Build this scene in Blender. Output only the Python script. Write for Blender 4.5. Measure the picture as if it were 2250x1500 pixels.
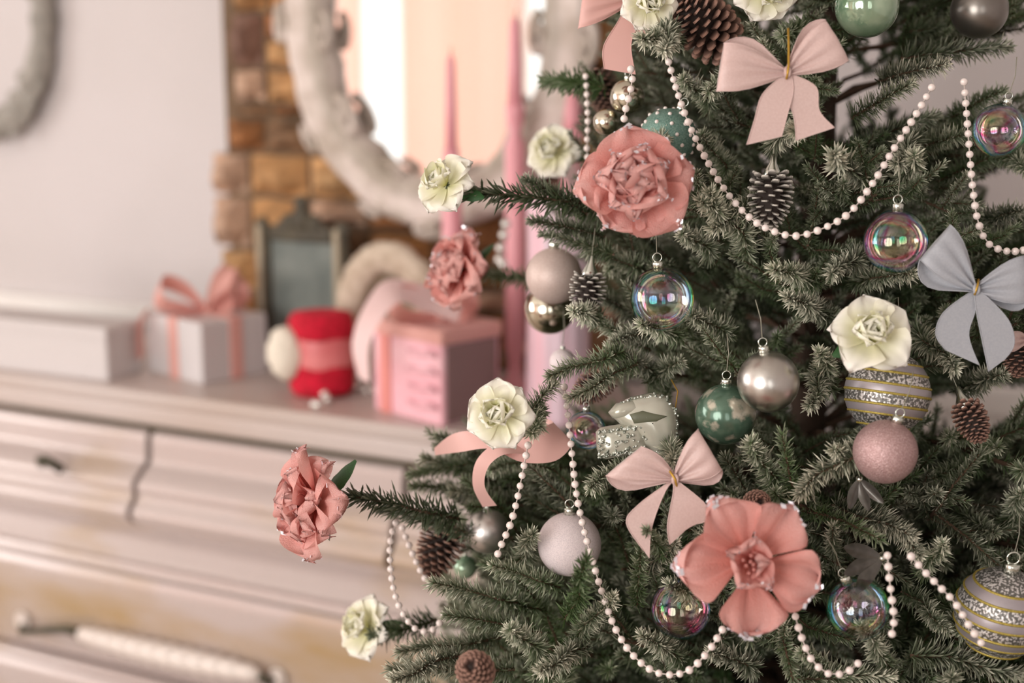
import bpy, math, random
import numpy as np
from mathutils import Vector, Matrix, Quaternion
random.seed(7); rng = np.random.RandomState(7)
PI = math.pi; R = math.radians
S = bpy.context.scene; COL = S.collection
for o in list(bpy.data.objects): bpy.data.objects.remove(o)

# ------------------------------------------------------------------ camera
F = 3125.0                                   # focal length in pixels of a 2250 wide frame (50 mm lens)
TH = math.atan(617 / F); CH = 1.5
cam_d = bpy.data.cameras.new('camera'); cam = bpy.data.objects.new('camera', cam_d); COL.objects.link(cam)
cam_d.lens = 50; cam_d.sensor_width = 36; cam_d.clip_start = 0.05
cam.location = (0, 0, CH); cam.rotation_euler = (PI/2 - TH, 0, 0)
cam_d.dof.use_dof = True; cam_d.dof.focus_distance = 1.40; cam_d.dof.aperture_fstop = 2.2
S.camera = cam
S.view_settings.view_transform = 'Standard'; S.view_settings.look = 'None'
S.view_settings.gamma = 1; S.view_settings.use_curve_mapping = False
S.view_settings.exposure = 0.20
# room frame: a runs along the dresser to its right end, b runs into the wall behind it
AX = Vector((.895, -.446, 0)).normalized(); BX = Vector((-AX.y, AX.x, 0)); RZ = math.atan2(AX.y, AX.x)
def room(a, b, z): return AX*a + BX*b + Vector((0, 0, z))
CX = Vector((1, 0, 0)); CU = Vector((0, math.sin(TH), math.cos(TH))); CF = Vector((0, math.cos(TH), -math.sin(TH)))
CAMROT = Matrix((CX, CU, -CF)).transposed().to_quaternion()
def ray(u, v): return CX*((u-1125)/F) + CU*((750-v)/F) + CF
def P(u, v, z): return Vector((0, 0, CH)) + ray(u, v)*z
def proj(p):
    d = p - Vector((0, 0, CH)); z = d.dot(CF)
    return 1125 + F*d.dot(CX)/z, 750 - F*d.dot(CU)/z, z
TOPZ = 0.90
def onz(u, v, z=TOPZ):
    r = ray(u, v); return Vector((0, 0, CH)) + r*((z-CH)/r.z)
F0 = onz(0, 820); FB = F0.dot(BX)
def onD(u, v, D):
    r = ray(u, v); o = Vector((0, 0, CH)); t = (FB + D - o.dot(BX))/r.dot(BX); return o + r*t
def rc(p): return Vector((p.dot(AX), p.dot(BX), p.z))

# ------------------------------------------------------------------ light
w = bpy.data.worlds.new('world'); S.world = w; w.use_nodes = True
bg = w.node_tree.nodes['Background']; bg.inputs[0].default_value = (1, .98, .96, 1); bg.inputs[1].default_value = 1.0
WALL_F = -2.3; WALL_L = -5.3; WALL_R = 2.3; WALL_B = FB + .60; CEIL = 2.9
WINS = [(-5.05, -2.75, .35, 2.5, 8.5), (-2.45, -.3, .45, 2.55, 100), (.7, 1.9, .5, 2.5, 14)]
LWIN = (-2.1, .7, .5, 2.6, 112)          # window in the left wall: b0, b1, z0, z1, power
for (a0, a1, z0, z1, pw) in WINS:
    l = bpy.data.lights.new('daylight', 'AREA'); l.shape = 'RECTANGLE'; l.size = a1-a0; l.size_y = z1-z0; l.energy = pw
    l.color = (1, .962, .925)
    o = bpy.data.objects.new('daylight', l); COL.objects.link(o); o.location = room((a0+a1)/2, WALL_F-.30, (z0+z1)/2)
    o.rotation_euler = (BX.to_track_quat('-Z', 'Z')).to_euler()
l = bpy.data.lights.new('daylight', 'AREA'); l.shape = 'RECTANGLE'; l.size = LWIN[1]-LWIN[0]; l.size_y = LWIN[3]-LWIN[2]; l.energy = LWIN[4]; l.color = (1, .962, .925)
o = bpy.data.objects.new('daylight', l); COL.objects.link(o); o.location = room(WALL_L-.3, (LWIN[0]+LWIN[1])/2, (LWIN[2]+LWIN[3])/2)
o.rotation_euler = (AX.to_track_quat('-Z', 'Z')).to_euler()

# ------------------------------------------------------------------ helpers
class MB:
    def __init__(s): s.v = []; s.f = []; s.m = []; s.c = []
    def add(s, vs, fs, mi=0, c=0.0):
        n = len(s.v); s.v += [tuple(v) for v in vs]; s.f += [tuple(i+n for i in f) for f in fs]; s.m += [mi]*len(fs)
        s.c += (list(c) if hasattr(c, '__len__') else [c]*len(vs)); return s
    def box(s, x0, x1, y0, y1, z0, z1, b=0.0, mi=0, c=0.0):
        if b <= 0:
            vs = [(x, y, z) for z in (z0, z1) for (x, y) in ((x0, y0), (x1, y0), (x1, y1), (x0, y1))]
            return s.add(vs, [(3,2,1,0), (4,5,6,7), (0,1,5,4), (1,2,6,5), (2,3,7,6), (3,0,4,7)], mi, c)
        vs = []
        def ring(z, i): return [(x0+i+b, y0+i, z), (x1-i-b, y0+i, z), (x1-i, y0+i+b, z), (x1-i, y1-i-b, z), (x1-i-b, y1-i, z), (x0+i+b, y1-i, z), (x0+i, y1-i-b, z), (x0+i, y0+i+b, z)]
        for z, i in ((z0, b), (z0+b, 0), (z1-b, 0), (z1, b)): vs += ring(z, i*.6)
        fs = [tuple(range(7, -1, -1)), tuple(range(24, 32))]
        for k in range(3):
            for j in range(8): fs.append((k*8+j, k*8+(j+1)%8, k*8+8+(j+1)%8, k*8+8+j))
        return s.add(vs, fs, mi, c)
    def tube(s, pts, r, n=8, mi=0, cap=True, c=0.0, closed=False):
        pts = [Vector(p) for p in pts]; m = len(pts); rr = r if hasattr(r, '__len__') else [r]*m
        vs = []; fs = []; up = None
        for i, p in enumerate(pts):
            if closed: t = pts[(i+1) % m] - pts[i-1]
            else: t = pts[min(i+1, m-1)] - pts[max(i-1, 0)]
            t.normalize()
            if up is None: up = Vector((0, 0, 1)) if abs(t.z) < .9 else Vector((1, 0, 0))
            x = t.cross(up)
            if x.length < 1e-6: x = t.orthogonal()
            x.normalize(); y = x.cross(t).normalized(); up = y
            for j in range(n):
                a = 2*PI*j/n; vs.append(p + x*(math.cos(a)*rr[i]) + y*(math.sin(a)*rr[i]))
        for i in range(m if closed else m-1):
            for j in range(n): fs.append((i*n+j, i*n+(j+1)%n, ((i+1)%m)*n+(j+1)%n, ((i+1)%m)*n+j))
        if cap and not closed: fs += [tuple(range(n-1, -1, -1)), tuple((m-1)*n+j for j in range(n))]
        return s.add(vs, fs, mi, c)
    def lathe(s, prof, n=24, mi=0, c=0.0, at=(0, 0, 0), off=None):
        vs = []; fs = []
        for k, (r, z) in enumerate(prof):
            for j in range(n):
                a = 2*PI*j/n; q = r*(1 + (off(a, k) if off else 0)); vs.append((at[0]+q*math.cos(a), at[1]+q*math.sin(a), at[2]+z))
        for k in range(len(prof)-1):
            for j in range(n): fs.append((k*n+j, k*n+(j+1)%n, (k+1)*n+(j+1)%n, (k+1)*n+j))
        return s.add(vs, fs, mi, c)
    def sphere(s, r, at=(0, 0, 0), n=16, m=10, mi=0, c=0.0, sc=(1, 1, 1)):
        vs = [(at[0], at[1], at[2]-r*sc[2])]
        for k in range(1, m):
            t = PI*k/m
            for j in range(n):
                a = 2*PI*j/n; vs.append((at[0]+r*sc[0]*math.sin(t)*math.cos(a), at[1]+r*sc[1]*math.sin(t)*math.sin(a), at[2]-r*sc[2]*math.cos(t)))
        vs.append((at[0], at[1], at[2]+r*sc[2])); L = len(vs)-1; fs = []
        for j in range(n):
            fs.append((0, 1+(j+1)%n, 1+j)); fs.append((L, L-n+j, L-n+(j+1)%n))
            for k in range(m-2): fs.append((1+k*n+j, 1+k*n+(j+1)%n, 1+(k+1)*n+(j+1)%n, 1+(k+1)*n+j))
        return s.add(vs, fs, mi, c)
    def grid(s, fn, nu, nv, mi=0, cf=None):
        vs = []; cs = []
        for i in range(nu+1):
            for j in range(nv+1):
                vs.append(fn(i/nu, j/nv)); cs.append(cf(i/nu, j/nv) if cf else 0.0)
        fs = [(i*(nv+1)+j, (i+1)*(nv+1)+j, (i+1)*(nv+1)+j+1, i*(nv+1)+j+1) for i in range(nu) for j in range(nv)]
        return s.add(vs, fs, mi, cs)
    def mesh(s, name, mats, smooth=True):
        me = bpy.data.meshes.new(name); me.from_pydata(s.v, [], s.f)
        for m in (mats if isinstance(mats, (list, tuple)) else [mats]): me.materials.append(m)
        me.polygons.foreach_set('material_index', s.m); me.polygons.foreach_set('use_smooth', [smooth]*len(s.f))
        at = me.attributes.new('tone', 'FLOAT', 'POINT'); at.data.foreach_set('value', s.c); me.update(); return me

def setp(o, label=None, cat=None, group=None, kind=None):
    for k, v in (('label', label), ('category', cat), ('group', group), ('kind', kind)):
        if v: o[k] = v
    return o
def link(name, me, parent=None, loc=None, rot=None, **kw):
    o = bpy.data.objects.new(name, me); COL.objects.link(o)
    if parent: o.parent = parent
    if loc is not None: o.location = loc
    if rot is not None:
        if isinstance(rot, Quaternion): o.rotation_mode = 'QUATERNION'; o.rotation_quaternion = rot
        else: o.rotation_euler = rot
    return setp(o, **kw)
def empty(name, loc, rot=None, **kw): return link(name, None, None, loc, rot, **kw)
def mk(name, mb, mats, parent=None, smooth=True, **kw): return link(name, mb.mesh(name, mats, smooth), parent, **kw)
def autosmooth(o, ang=35):
    me = o.data; me.set_sharp_from_angle(angle=R(ang))

def s2l(c): return tuple((x/255/12.92 if x/255 <= .04045 else ((x/255+.055)/1.055)**2.4) for x in c) + (1,)
MATS = {}
def mat(name, rgb, rough=.5, metal=0, rgb2=None, scale=20, detail=3, bump=0, bscale=None, coat=0, trans=0, sheen=0, tone=None, stretch=None, thr=(.35, .65), spec=None, bdist=.002, sss=0):
    m = bpy.data.materials.new(name); m.use_nodes = True; nt = m.node_tree; N = nt.nodes; L = nt.links
    b = N['Principled BSDF']; b.inputs['Base Color'].default_value = s2l(rgb); b.inputs['Roughness'].default_value = rough
    b.inputs['Metallic'].default_value = metal
    if spec is not None: b.inputs['Specular IOR Level'].default_value = spec
    if coat: b.inputs['Coat Weight'].default_value = coat; b.inputs['Coat Roughness'].default_value = .05
    if sheen: b.inputs['Sheen Weight'].default_value = sheen; b.inputs['Sheen Roughness'].default_value = .4
    tc = N.new('ShaderNodeTexCoord'); mp = N.new('ShaderNodeMapping'); L.new(tc.outputs['Object'], mp.inputs[0])
    if stretch: mp.inputs['Scale'].default_value = stretch
    col = None
    if rgb2:
        nz = N.new('ShaderNodeTexNoise'); nz.inputs['Scale'].default_value = scale; nz.inputs['Detail'].default_value = detail; L.new(mp.outputs[0], nz.inputs[0])
        r = N.new('ShaderNodeValToRGB'); r.color_ramp.elements[0].position = thr[0]; r.color_ramp.elements[1].position = thr[1]
        r.color_ramp.elements[0].color = s2l(rgb); r.color_ramp.elements[1].color = s2l(rgb2)
        L.new(nz.outputs[0], r.inputs[0]); col = r.outputs[0]
    if tone:
        at = N.new('ShaderNodeAttribute'); at.attribute_name = 'tone'; mx = N.new('ShaderNodeMix'); mx.data_type = 'RGBA'
        L.new(at.outputs['Fac'], mx.inputs[0])
        if col: L.new(col, mx.inputs[6])
        else: mx.inputs[6].default_value = s2l(rgb)
        mx.inputs[7].default_value = s2l(tone); col = mx.outputs[2]
    if col: L.new(col, b.inputs['Base Color'])
    if bump:
        n2 = N.new('ShaderNodeTexNoise'); n2.inputs['Scale'].default_value = bscale or scale; n2.inputs['Detail'].default_value = 2; L.new(mp.outputs[0], n2.inputs[0])
        bp = N.new('ShaderNodeBump'); bp.inputs['Strength'].default_value = bump; bp.inputs['Distance'].default_value = bdist
        L.new(n2.outputs[0], bp.inputs['Height']); L.new(bp.outputs[0], b.inputs['Normal'])
    if trans:
        t = N.new('ShaderNodeBsdfTranslucent'); ms = N.new('ShaderNodeMixShader'); ms.inputs[0].default_value = trans
        if col: L.new(col, t.inputs[0])
        else: t.inputs[0].default_value = s2l(rgb)
        L.new(b.outputs[0], ms.inputs[1]); L.new(t.outputs[0], ms.inputs[2]); L.new(ms.outputs[0], N['Material Output'].inputs[0])
    MATS[name] = m; return m

M = {}
M['wall'] = mat('white_plaster', (211, 204, 204), .8, rgb2=(206, 199, 198), scale=2)
M['ceil'] = mat('white_ceiling', (240, 236, 232), .8)
M['floor'] = mat('pale_floor', (176, 160, 146), .5, rgb2=(160, 142, 126), scale=4)
M['mortar'] = mat('dark_mortar', (120, 98, 76), .95, rgb2=(88, 68, 50), scale=9, bump=.5, bscale=60, bdist=.01)
M['white'] = mat('white_paint', (234, 230, 226), .5)
M['cream'] = mat('whitewashed_wood', (196, 182, 178), .26, .22, coat=.35, rgb2=(176, 148, 104), scale=3.6, detail=5, thr=(.5, .7), bump=.15, bscale=30, stretch=(.5, 1, 1.6))
M['creamtop'] = mat('whitewashed_top', (198, 186, 182), .4, rgb2=(186, 168, 158), scale=4, stretch=(.3, 1, 1))
M['dark'] = mat('dark_gap', (92, 84, 62), .8)
M['bronze'] = mat('aged_bronze', (44, 46, 26), .5, .1, rgb2=(72, 66, 42), scale=40)
M['porcelain'] = mat('white_ceramic', (226, 214, 206), .3)
M['frame'] = mat('patinated_cream_frame', (220, 206, 198), .5, rgb2=(176, 162, 148), scale=14, thr=(.42, .68), tone=(150, 140, 124))
M['mirror'] = mat('mirror_glass', (245, 245, 243), .02, 1)
M['iron'] = mat('dark_antique_frame', (34, 30, 22), .7, 0, rgb2=(66, 60, 44), scale=30, tone=(168, 156, 134))
M['photo'] = mat('grey_print', (124, 130, 124), .7, rgb2=(96, 104, 100), scale=14)
M['photodark'] = mat('dark_print', (52, 62, 58), .4)
M['shaggy'] = mat('beige_plush', (206, 190, 172), .9, rgb2=(180, 162, 142), scale=50, bump=.6, bscale=120, bdist=.004)
M['silverbox'] = mat('silver_paper', (208, 202, 202), .35, .15)
M['whitebox'] = mat('white_card', (206, 199, 198), .85)
M['pinkribbon'] = mat('pink_ribbon', (234, 176, 166), .4, trans=.2, sheen=.2)
M['red'] = mat('red_plush', (214, 14, 52), .9, rgb2=(178, 6, 36), scale=60, bump=.8, bscale=150, bdist=.004)
M['pinkband'] = mat('pink_satin_band', (226, 132, 132), .4, rgb2=(206, 100, 104), scale=10, stretch=(.2, .2, 2))
M['pompom'] = mat('cream_pompom', (232, 222, 206), .9, bump=.8, bscale=150, bdist=.004)
M['pinkbox'] = mat('pink_satin_paper', (240, 192, 200), .3, rgb2=(228, 160, 172), scale=9, bump=.3, bscale=14, bdist=.01, stretch=(.3, .3, 1.5))
M['pinkbox_shade'] = mat('shaded_mauve_paper', (136, 108, 106), .5)  # darker paper for the pink gift's right face, shade painted into its colour
M['candle'] = mat('pink_wax', (228, 158, 166), .4, sss=0)
M['pinkcyl'] = mat('pale_pink_satin', (240, 190, 202), .35, rgb2=(232, 214, 226), scale=16, stretch=(3, 3, .1))
M['peach'] = mat('peach_curtain', (252, 214, 200), .8, trans=.6)
M['sheer'] = mat('white_sheer', (250, 248, 244), .8, trans=.6)
M['bark'] = mat('brown_twig', (84, 62, 46), .8)
M['trunk'] = mat('brown_trunk', (62, 46, 34), .9)
M['silver'] = mat('satin_silver', (196, 192, 186), .3, 1, bump=.03, bscale=300)
M['silver2'] = mat('satin_silver_pale', (208, 202, 198), .36, .95)
M['pewter'] = mat('pewter', (136, 130, 124), .32, .9)
M['rosebeige'] = mat('rose_beige_matte', (196, 174, 166), .5, .25, rgb2=(204, 186, 178), scale=700, thr=(.45, .55), bump=.3, bscale=900, bdist=.0006)
M['whitematte'] = mat('white_sugar_glitter', (226, 212, 212), .65, rgb2=(210, 196, 198), scale=900, thr=(.45, .6), bump=.5, bscale=900, bdist=.0005)
M['pinkglit'] = mat('pink_glitter', (172, 138, 136), .42, .45, rgb2=(214, 184, 182), scale=1100, thr=(.5, .62), bump=1, bscale=800, bdist=.0008)
M['green1'] = mat('mint_pearl_glass', (88, 132, 100), .08, .35, rgb2=(172, 190, 162), scale=16, detail=4, thr=(.42, .7), coat=1)
M['green2'] = mat('green_silver_leaf_glass', (82, 110, 92), .22, .4, rgb2=(186, 180, 162), scale=48, detail=4, thr=(.50, .60), coat=.6)
M['greenglit'] = mat('teal_glitter', (92, 128, 118), .5, .4, rgb2=(130, 160, 148), scale=600, bump=.8, bscale=700, bdist=.0006)
M['goldmirror'] = mat('champagne_mirror', (212, 206, 188), .12, 1)
M['cap'] = mat('bright_silver_cap', (222, 226, 216), .2, 1)
M['thread'] = mat('thin_thread', (150, 146, 130), .6)
M['goldwire'] = mat('gold_cord', (190, 150, 60), .4, .6)
M['goldrib'] = mat('gold_glitter_cord', (150, 132, 56), .45, .5, rgb2=(196, 176, 90), scale=900, bump=.6, bscale=900, bdist=.0005)
M['silverglit'] = mat('silver_glitter', (110, 108, 104), .35, .6, rgb2=(226, 222, 220), scale=420, detail=1, thr=(.5, .56), bump=1, bscale=420, bdist=.001)
M['lilacband'] = mat('pale_lilac_satin', (170, 162, 166), .35, .5)
M['pearl'] = mat('pearl_bead', (236, 222, 216), .22, 0, coat=.5)
M['pearlgrey'] = mat('string', (196, 184, 176), .5)
M['bowpink'] = mat('blush_satin', (224, 196, 190), .4, rgb2=(218, 188, 182), scale=500, sheen=.3, trans=.18, bump=.08, bscale=500, bdist=.0004)
M['bowpink2'] = mat('rose_satin', (226, 178, 170), .45, sheen=.3, trans=.15)
M['bowgrey'] = mat('grey_satin', (178, 180, 186), .45, rgb2=(170, 172, 180), scale=500, sheen=.3, trans=.15, bump=.08, bscale=500, bdist=.0004)
M['leafg'] = mat('green_leaf', (46, 96, 40), .45, rgb2=(30, 70, 30), scale=60, trans=.15)
M['leafdark'] = mat('dark_green_calyx', (44, 60, 36), .6)
M['coral'] = mat('coral_petal', (246, 200, 194), .45, rgb2=(242, 182, 174), scale=60, detail=4, tone=(226, 122, 106), trans=.36, bump=.6, bscale=45, bdist=.002)
M['iriedge'] = mat('iridescent_glitter_flake', (226, 240, 232), .15, .4, rgb2=(236, 214, 236), scale=200, coat=1)
M['creamp'] = mat('cream_petal', (250, 247, 234), .5, tone=(226, 224, 128), trans=.25, bump=.1, bscale=120, bdist=.002)
M['whitep'] = mat('ivory_petal', (250, 245, 238), .5, tone=(240, 238, 190), trans=.25)
M['cone'] = mat('brown_cone_scale', (60, 40, 32), .7, tone=(160, 122, 106))
M['conew'] = mat('frosted_cone_scale', (64, 54, 46), .7, tone=(206, 200, 190))
M['conedark'] = mat('dark_cone_core', (40, 28, 22), .8)
M['smoke'] = mat('smoky_foil', (128, 124, 118), .25, .4, rgb2=(84, 80, 74), scale=40, trans=.3)
M['mittglass'] = mat('frosted_silver_glass', (176, 174, 158), .22, .2, coat=.4, rgb2=(200, 198, 184), scale=20)
M['mittglit'] = mat('silver_glitter_beads', (232, 236, 226), .25, .6, rgb2=(130, 136, 124), scale=300, thr=(.45, .55), bump=1, bscale=500, bdist=.001)
M['mittdark'] = mat('olive_inside', (96, 98, 78), .5)
M['crystal'] = mat('bright_beads', (230, 226, 220), .15, .6)

def needle_mat():
    m = bpy.data.materials.new('frosted_green_needles'); m.use_nodes = True; nt = m.node_tree; N = nt.nodes; L = nt.links
    b = N['Principled BSDF']; b.inputs['Roughness'].default_value = .55; b.inputs['Specular IOR Level'].default_value = .35
    at = N.new('ShaderNodeAttribute'); at.attribute_name = 'tone'
    oi = N.new('ShaderNodeObjectInfo'); hs = N.new('ShaderNodeMix'); hs.data_type = 'RGBA'
    hs.inputs[6].default_value = s2l((42, 56, 27)); hs.inputs[7].default_value = s2l((64, 92, 42)); L.new(oi.outputs['Random'], hs.inputs[0])
    mx = N.new('ShaderNodeMix'); mx.data_type = 'RGBA'; L.new(at.outputs['Fac'], mx.inputs[0]); L.new(hs.outputs[2], mx.inputs[6]); mx.inputs[7].default_value = s2l((228, 224, 204))
    L.new(mx.outputs[2], b.inputs['Base Color'])
    return m
M['needle'] = needle_mat()

def iri_mat(name, seed):
    m = bpy.data.materials.new(name); m.use_nodes = True; nt = m.node_tree; N = nt.nodes; L = nt.links
    N.remove(N['Principled BSDF'])
    lw = N.new('ShaderNodeLayerWeight'); lw.inputs[0].default_value = .5
    tc = N.new('ShaderNodeTexCoord'); nz = N.new('ShaderNodeTexNoise'); nz.inputs['Scale'].default_value = 15; nz.inputs['Detail'].default_value = 1
    mp = N.new('ShaderNodeMapping'); mp.inputs['Location'].default_value = (seed, seed*.7, 0); mp.inputs['Scale'].default_value = (1, 1, 1.5)
    L.new(tc.outputs['Object'], mp.inputs[0]); L.new(mp.outputs[0], nz.inputs[0])
    ad = N.new('ShaderNodeMath'); ad.operation = 'MULTIPLY_ADD'; L.new(nz.outputs[0], ad.inputs[0]); ad.inputs[1].default_value = 3.2; L.new(lw.outputs['Facing'], ad.inputs[2])
    fr = N.new('ShaderNodeMath'); fr.operation = 'FRACT'; L.new(ad.outputs[0], fr.inputs[0])
    cr = N.new('ShaderNodeValToRGB'); e = cr.color_ramp.elements
    cols = [(0, (255, 250, 235)), (.18, (225, 240, 255)), (.30, (120, 190, 240)), (.40, (90, 230, 160)), (.50, (255, 240, 190)), (.70, (255, 250, 225)), (.80, (255, 110, 180)), (.88, (230, 215, 255)), (1, (255, 250, 235))]
    e[0].position = 0; e[0].color = s2l(cols[0][1]); e[1].position = 1; e[1].color = s2l(cols[-1][1])
    for p, c in cols[1:-1]: x = e.new(p); x.color = s2l(c)
    L.new(fr.outputs[0], cr.inputs[0])
    gl = N.new('ShaderNodeBsdfGlossy'); gl.inputs['Roughness'].default_value = .03; L.new(cr.outputs[0], gl.inputs[0])
    tr = N.new('ShaderNodeBsdfTransparent'); tr.inputs[0].default_value = (.93, .93, .92, 1)
    mr = N.new('ShaderNodeMapRange'); L.new(lw.outputs['Fresnel'], mr.inputs[0]); mr.inputs[3].default_value = .05; mr.inputs[4].default_value = .6
    mp2 = N.new('ShaderNodeMixShader'); L.new(mr.outputs[0], mp2.inputs[0]); L.new(tr.outputs[0], mp2.inputs[1]); L.new(gl.outputs[0], mp2.inputs[2])
    L.new(mp2.outputs[0], N['Material Output'].inputs[0]); return m
M['iri'] = [iri_mat('iridescent_clear_glass', s) for s in (0.3, 2.1, 5.4)]

# ------------------------------------------------------------------ the room
def struct(name, mb, m, smooth=False): return mk(name, mb, m, smooth=smooth, rot=(0, 0, RZ), kind='structure')
struct('floor', MB().box(WALL_L-.2, WALL_R+.2, WALL_F-.2, WALL_B+.2, -.1, 0), M['floor'])
struct('ceiling', MB().box(WALL_L-.2, WALL_R+.2, WALL_F-.2, WALL_B+.2, CEIL, CEIL+.1), M['ceil'])
struct('wall_back', MB().box(WALL_L-.2, WALL_R+.2, WALL_B, WALL_B+.15, 0, CEIL), M['wall'])
wl_ = MB()
for q in ((WALL_F, LWIN[0], 0, CEIL), (LWIN[1], WALL_B, 0, CEIL), (LWIN[0], LWIN[1], 0, LWIN[2]), (LWIN[0], LWIN[1], LWIN[3], CEIL)): wl_.box(WALL_L-.15, WALL_L, *q)
struct('wall_left', wl_, M['wall'])
fr = MB(); b0, b1, z0, z1, _ = LWIN; t = .05
for q in ((b0, b0+t, z0, z1), (b1-t, b1, z0, z1), (b0, b1, z0, z0+t), (b0, b1, z1-t, z1), (b0+.91, b0+.96, z0, z1), (b0+1.84, b0+1.89, z0, z1)): fr.box(WALL_L-.12, WALL_L-.06, *q)
struct('window_4', fr, M['white'])
struct('wall_right', MB().box(WALL_R, WALL_R+.15, WALL_F, WALL_B, 0, CEIL), M['wall'])
wf = MB(); xs = [WALL_L]
for (a0, a1, z0, z1, _) in WINS:
    wf.box(xs[-1], a0, WALL_F-.15, WALL_F, 0, CEIL); wf.box(a0, a1, WALL_F-.15, WALL_F, 0, z0); wf.box(a0, a1, WALL_F-.15, WALL_F, z1, CEIL); xs.append(a1)
wf.box(xs[-1], WALL_R, WALL_F-.15, WALL_F, 0, CEIL)
struct('wall_front', wf, M['wall'])
for i, (a0, a1, z0, z1, _) in enumerate(WINS):
    fr = MB(); y0, y1 = WALL_F-.12, WALL_F-.06; t = .05
    fr.box(a0, a0+t, y0, y1, z0, z1); fr.box(a1-t, a1, y0, y1, z0, z1); fr.box(a0, a1, y0, y1, z0, z0+t); fr.box(a0, a1, y0, y1, z1-t, z1)
    nm = max(1, round((a1-a0)/.7))
    for k in range(1, nm): x = a0+(a1-a0)*k/nm; fr.box(x-.025, x+.025, y0, y1, z0, z1)
    struct('window_%d' % (i+1), fr, M['white'])
def curtain(a0, a1, name, m, label):
    c = MB(); n = 48
    c.grid(lambda u, v: (a0+(a1-a0)*u, WALL_F+.10+.03*math.sin(u*n*.9)+.01*math.sin(u*31), .12+2.5*v), n*3, 2)
    o = mk(name, c, m, smooth=True, rot=(0, 0, RZ)); setp(o, label, 'curtain')
curtain(-5.2, -4.46, 'curtain', M['peach'], 'peach curtain hanging at the window seen in the mirror, on its far side')
curtain(-4.2, -3.48, 'curtain', M['peach'], 'peach curtain hanging at the middle of the window seen in the mirror')
mk('baseboard_back', MB().box(WALL_L, WALL_R, WALL_B-.02, WALL_B, 0, .15, .004), M['white'], rot=(0, 0, RZ), kind='structure')
zt = rc(onD(0, 655, .60)).z
tr = MB()
tr.box(WALL_L, 2.2, WALL_B-.030, WALL_B, zt-.03, zt+.02, .006); tr.box(WALL_L, 2.2, WALL_B-.018, WALL_B, zt-.07, zt-.03, .004)
mk('trim_1', tr, M['white'], smooth=False, rot=(0, 0, RZ), kind='structure')

# stone pillar
SD = .47
pa0 = rc(onD(478, 450, SD)).x; pa1 = rc(onD(1335, 300, SD)).x; py = FB + SD
pil = struct('wall_chimney', MB().box(pa0+.02, pa1-.02, py+.015, WALL_B, 0, CEIL), M['mortar'])
stcols = [(196, 148, 98), (206, 160, 110), (156, 104, 62), (134, 102, 88), (214, 178, 152), (180, 126, 74), (148, 112, 80), (168, 108, 66)]
SM = [mat('stone', c, .85, rgb2=tuple(int(x*.8) for x in c), scale=14, detail=4, bump=.6, bscale=40, bdist=.006) for c in stcols]
def stone(a0, a1, z0, z1, m, proud):
    b = MB(); nx, nz = 3, 3; g = .006
    def f(u, v):
        e = min(min(u, 1-u)*nx, min(v, 1-v)*nz, 1)
        return (a0+g+(a1-a0-2*g)*u, py - proud*e + .012*(1-e) - .006*rng.rand()*e, z0+g+(z1-z0-2*g)*v + .003*rng.randn()*(0 < u < 1))
    b.grid(f, nx, nz)
    vs = b.v; n = nz+1
    edge = [i*n for i in range(nx+1)] + [nx*n+j for j in range(1, n)] + [i*n+nz for i in range(nx-1, -1, -1)] + [j for j in range(nz-1, 0, -1)]
    k = len(b.v); b.v += [(vs[i][0], py+.06, vs[i][2]) for i in edge]; b.c += [0]*len(edge); L = len(edge)
    for j in range(L): b.f.append((edge[j], k+j, k+(j+1)%L, edge[(j+1)%L])); b.m.append(0)
    return mk('stone', b, m, parent=pil, smooth=False)
# left edge course by course follows the photograph's quoins; (pixel top, pixel bottom, left pixel, colours)
courses = [(-40, 25, 508, 0), (25, 150, 500, 3), (150, 232, 505, 4), (232, 262, 505, 6), (262, 340, 492, 2), (340, 440, 458, 4), (440, 560, 462, 4), (560, 655, 478, 1), (655, 740, 478, 0), (740, 830, 476, 6)]
for (v0, v1, ul, ci) in courses:
    z1 = rc(onD(700, v0, SD)).z; z0 = rc(onD(700, v1, SD)).z; a = rc(onD(ul, (v0+v1)/2, SD)).x; k = 0
    h = z1-z0; sub = 2 if h > .085 and rng.rand() < .5 else 1
    while a < pa1:
        wd = (.075 + .10*rng.rand()) if k else ((.085, .10)[int(rng.rand() > .5)])
        if a + wd > pa1 - .04: wd = pa1 - a + .01*rng.rand()
        c = SM[ci] if k == 0 else SM[rng.randint(len(SM))]
        if k == 1 and ci == 4: c = SM[0]
        ss = 1 if k == 0 else (2 if (h > .08 and rng.rand() < .3) else 1)
        for q in range(ss):
            stone(a, a+wd, z0+h*q/ss, z0+h*(q+1)/ss, c if q == 0 else SM[rng.randint(len(SM))], .012+.02*rng.rand())
        a += wd; k += 1
zz = rc(onD(700, -40, SD)).z
while zz < CEIL-.05:
    h = min(.07+.06*rng.rand(), CEIL-zz); a = pa0 + .02*rng.randn()
    while a < pa1:
        wd = .10+.14*rng.rand(); wd = pa1-a if a+wd > pa1-.05 else wd
        stone(a, a+wd, zz, zz+h, SM[rng.randint(len(SM))], .012+.02*rng.rand()); a += wd
    zz += h

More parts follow.
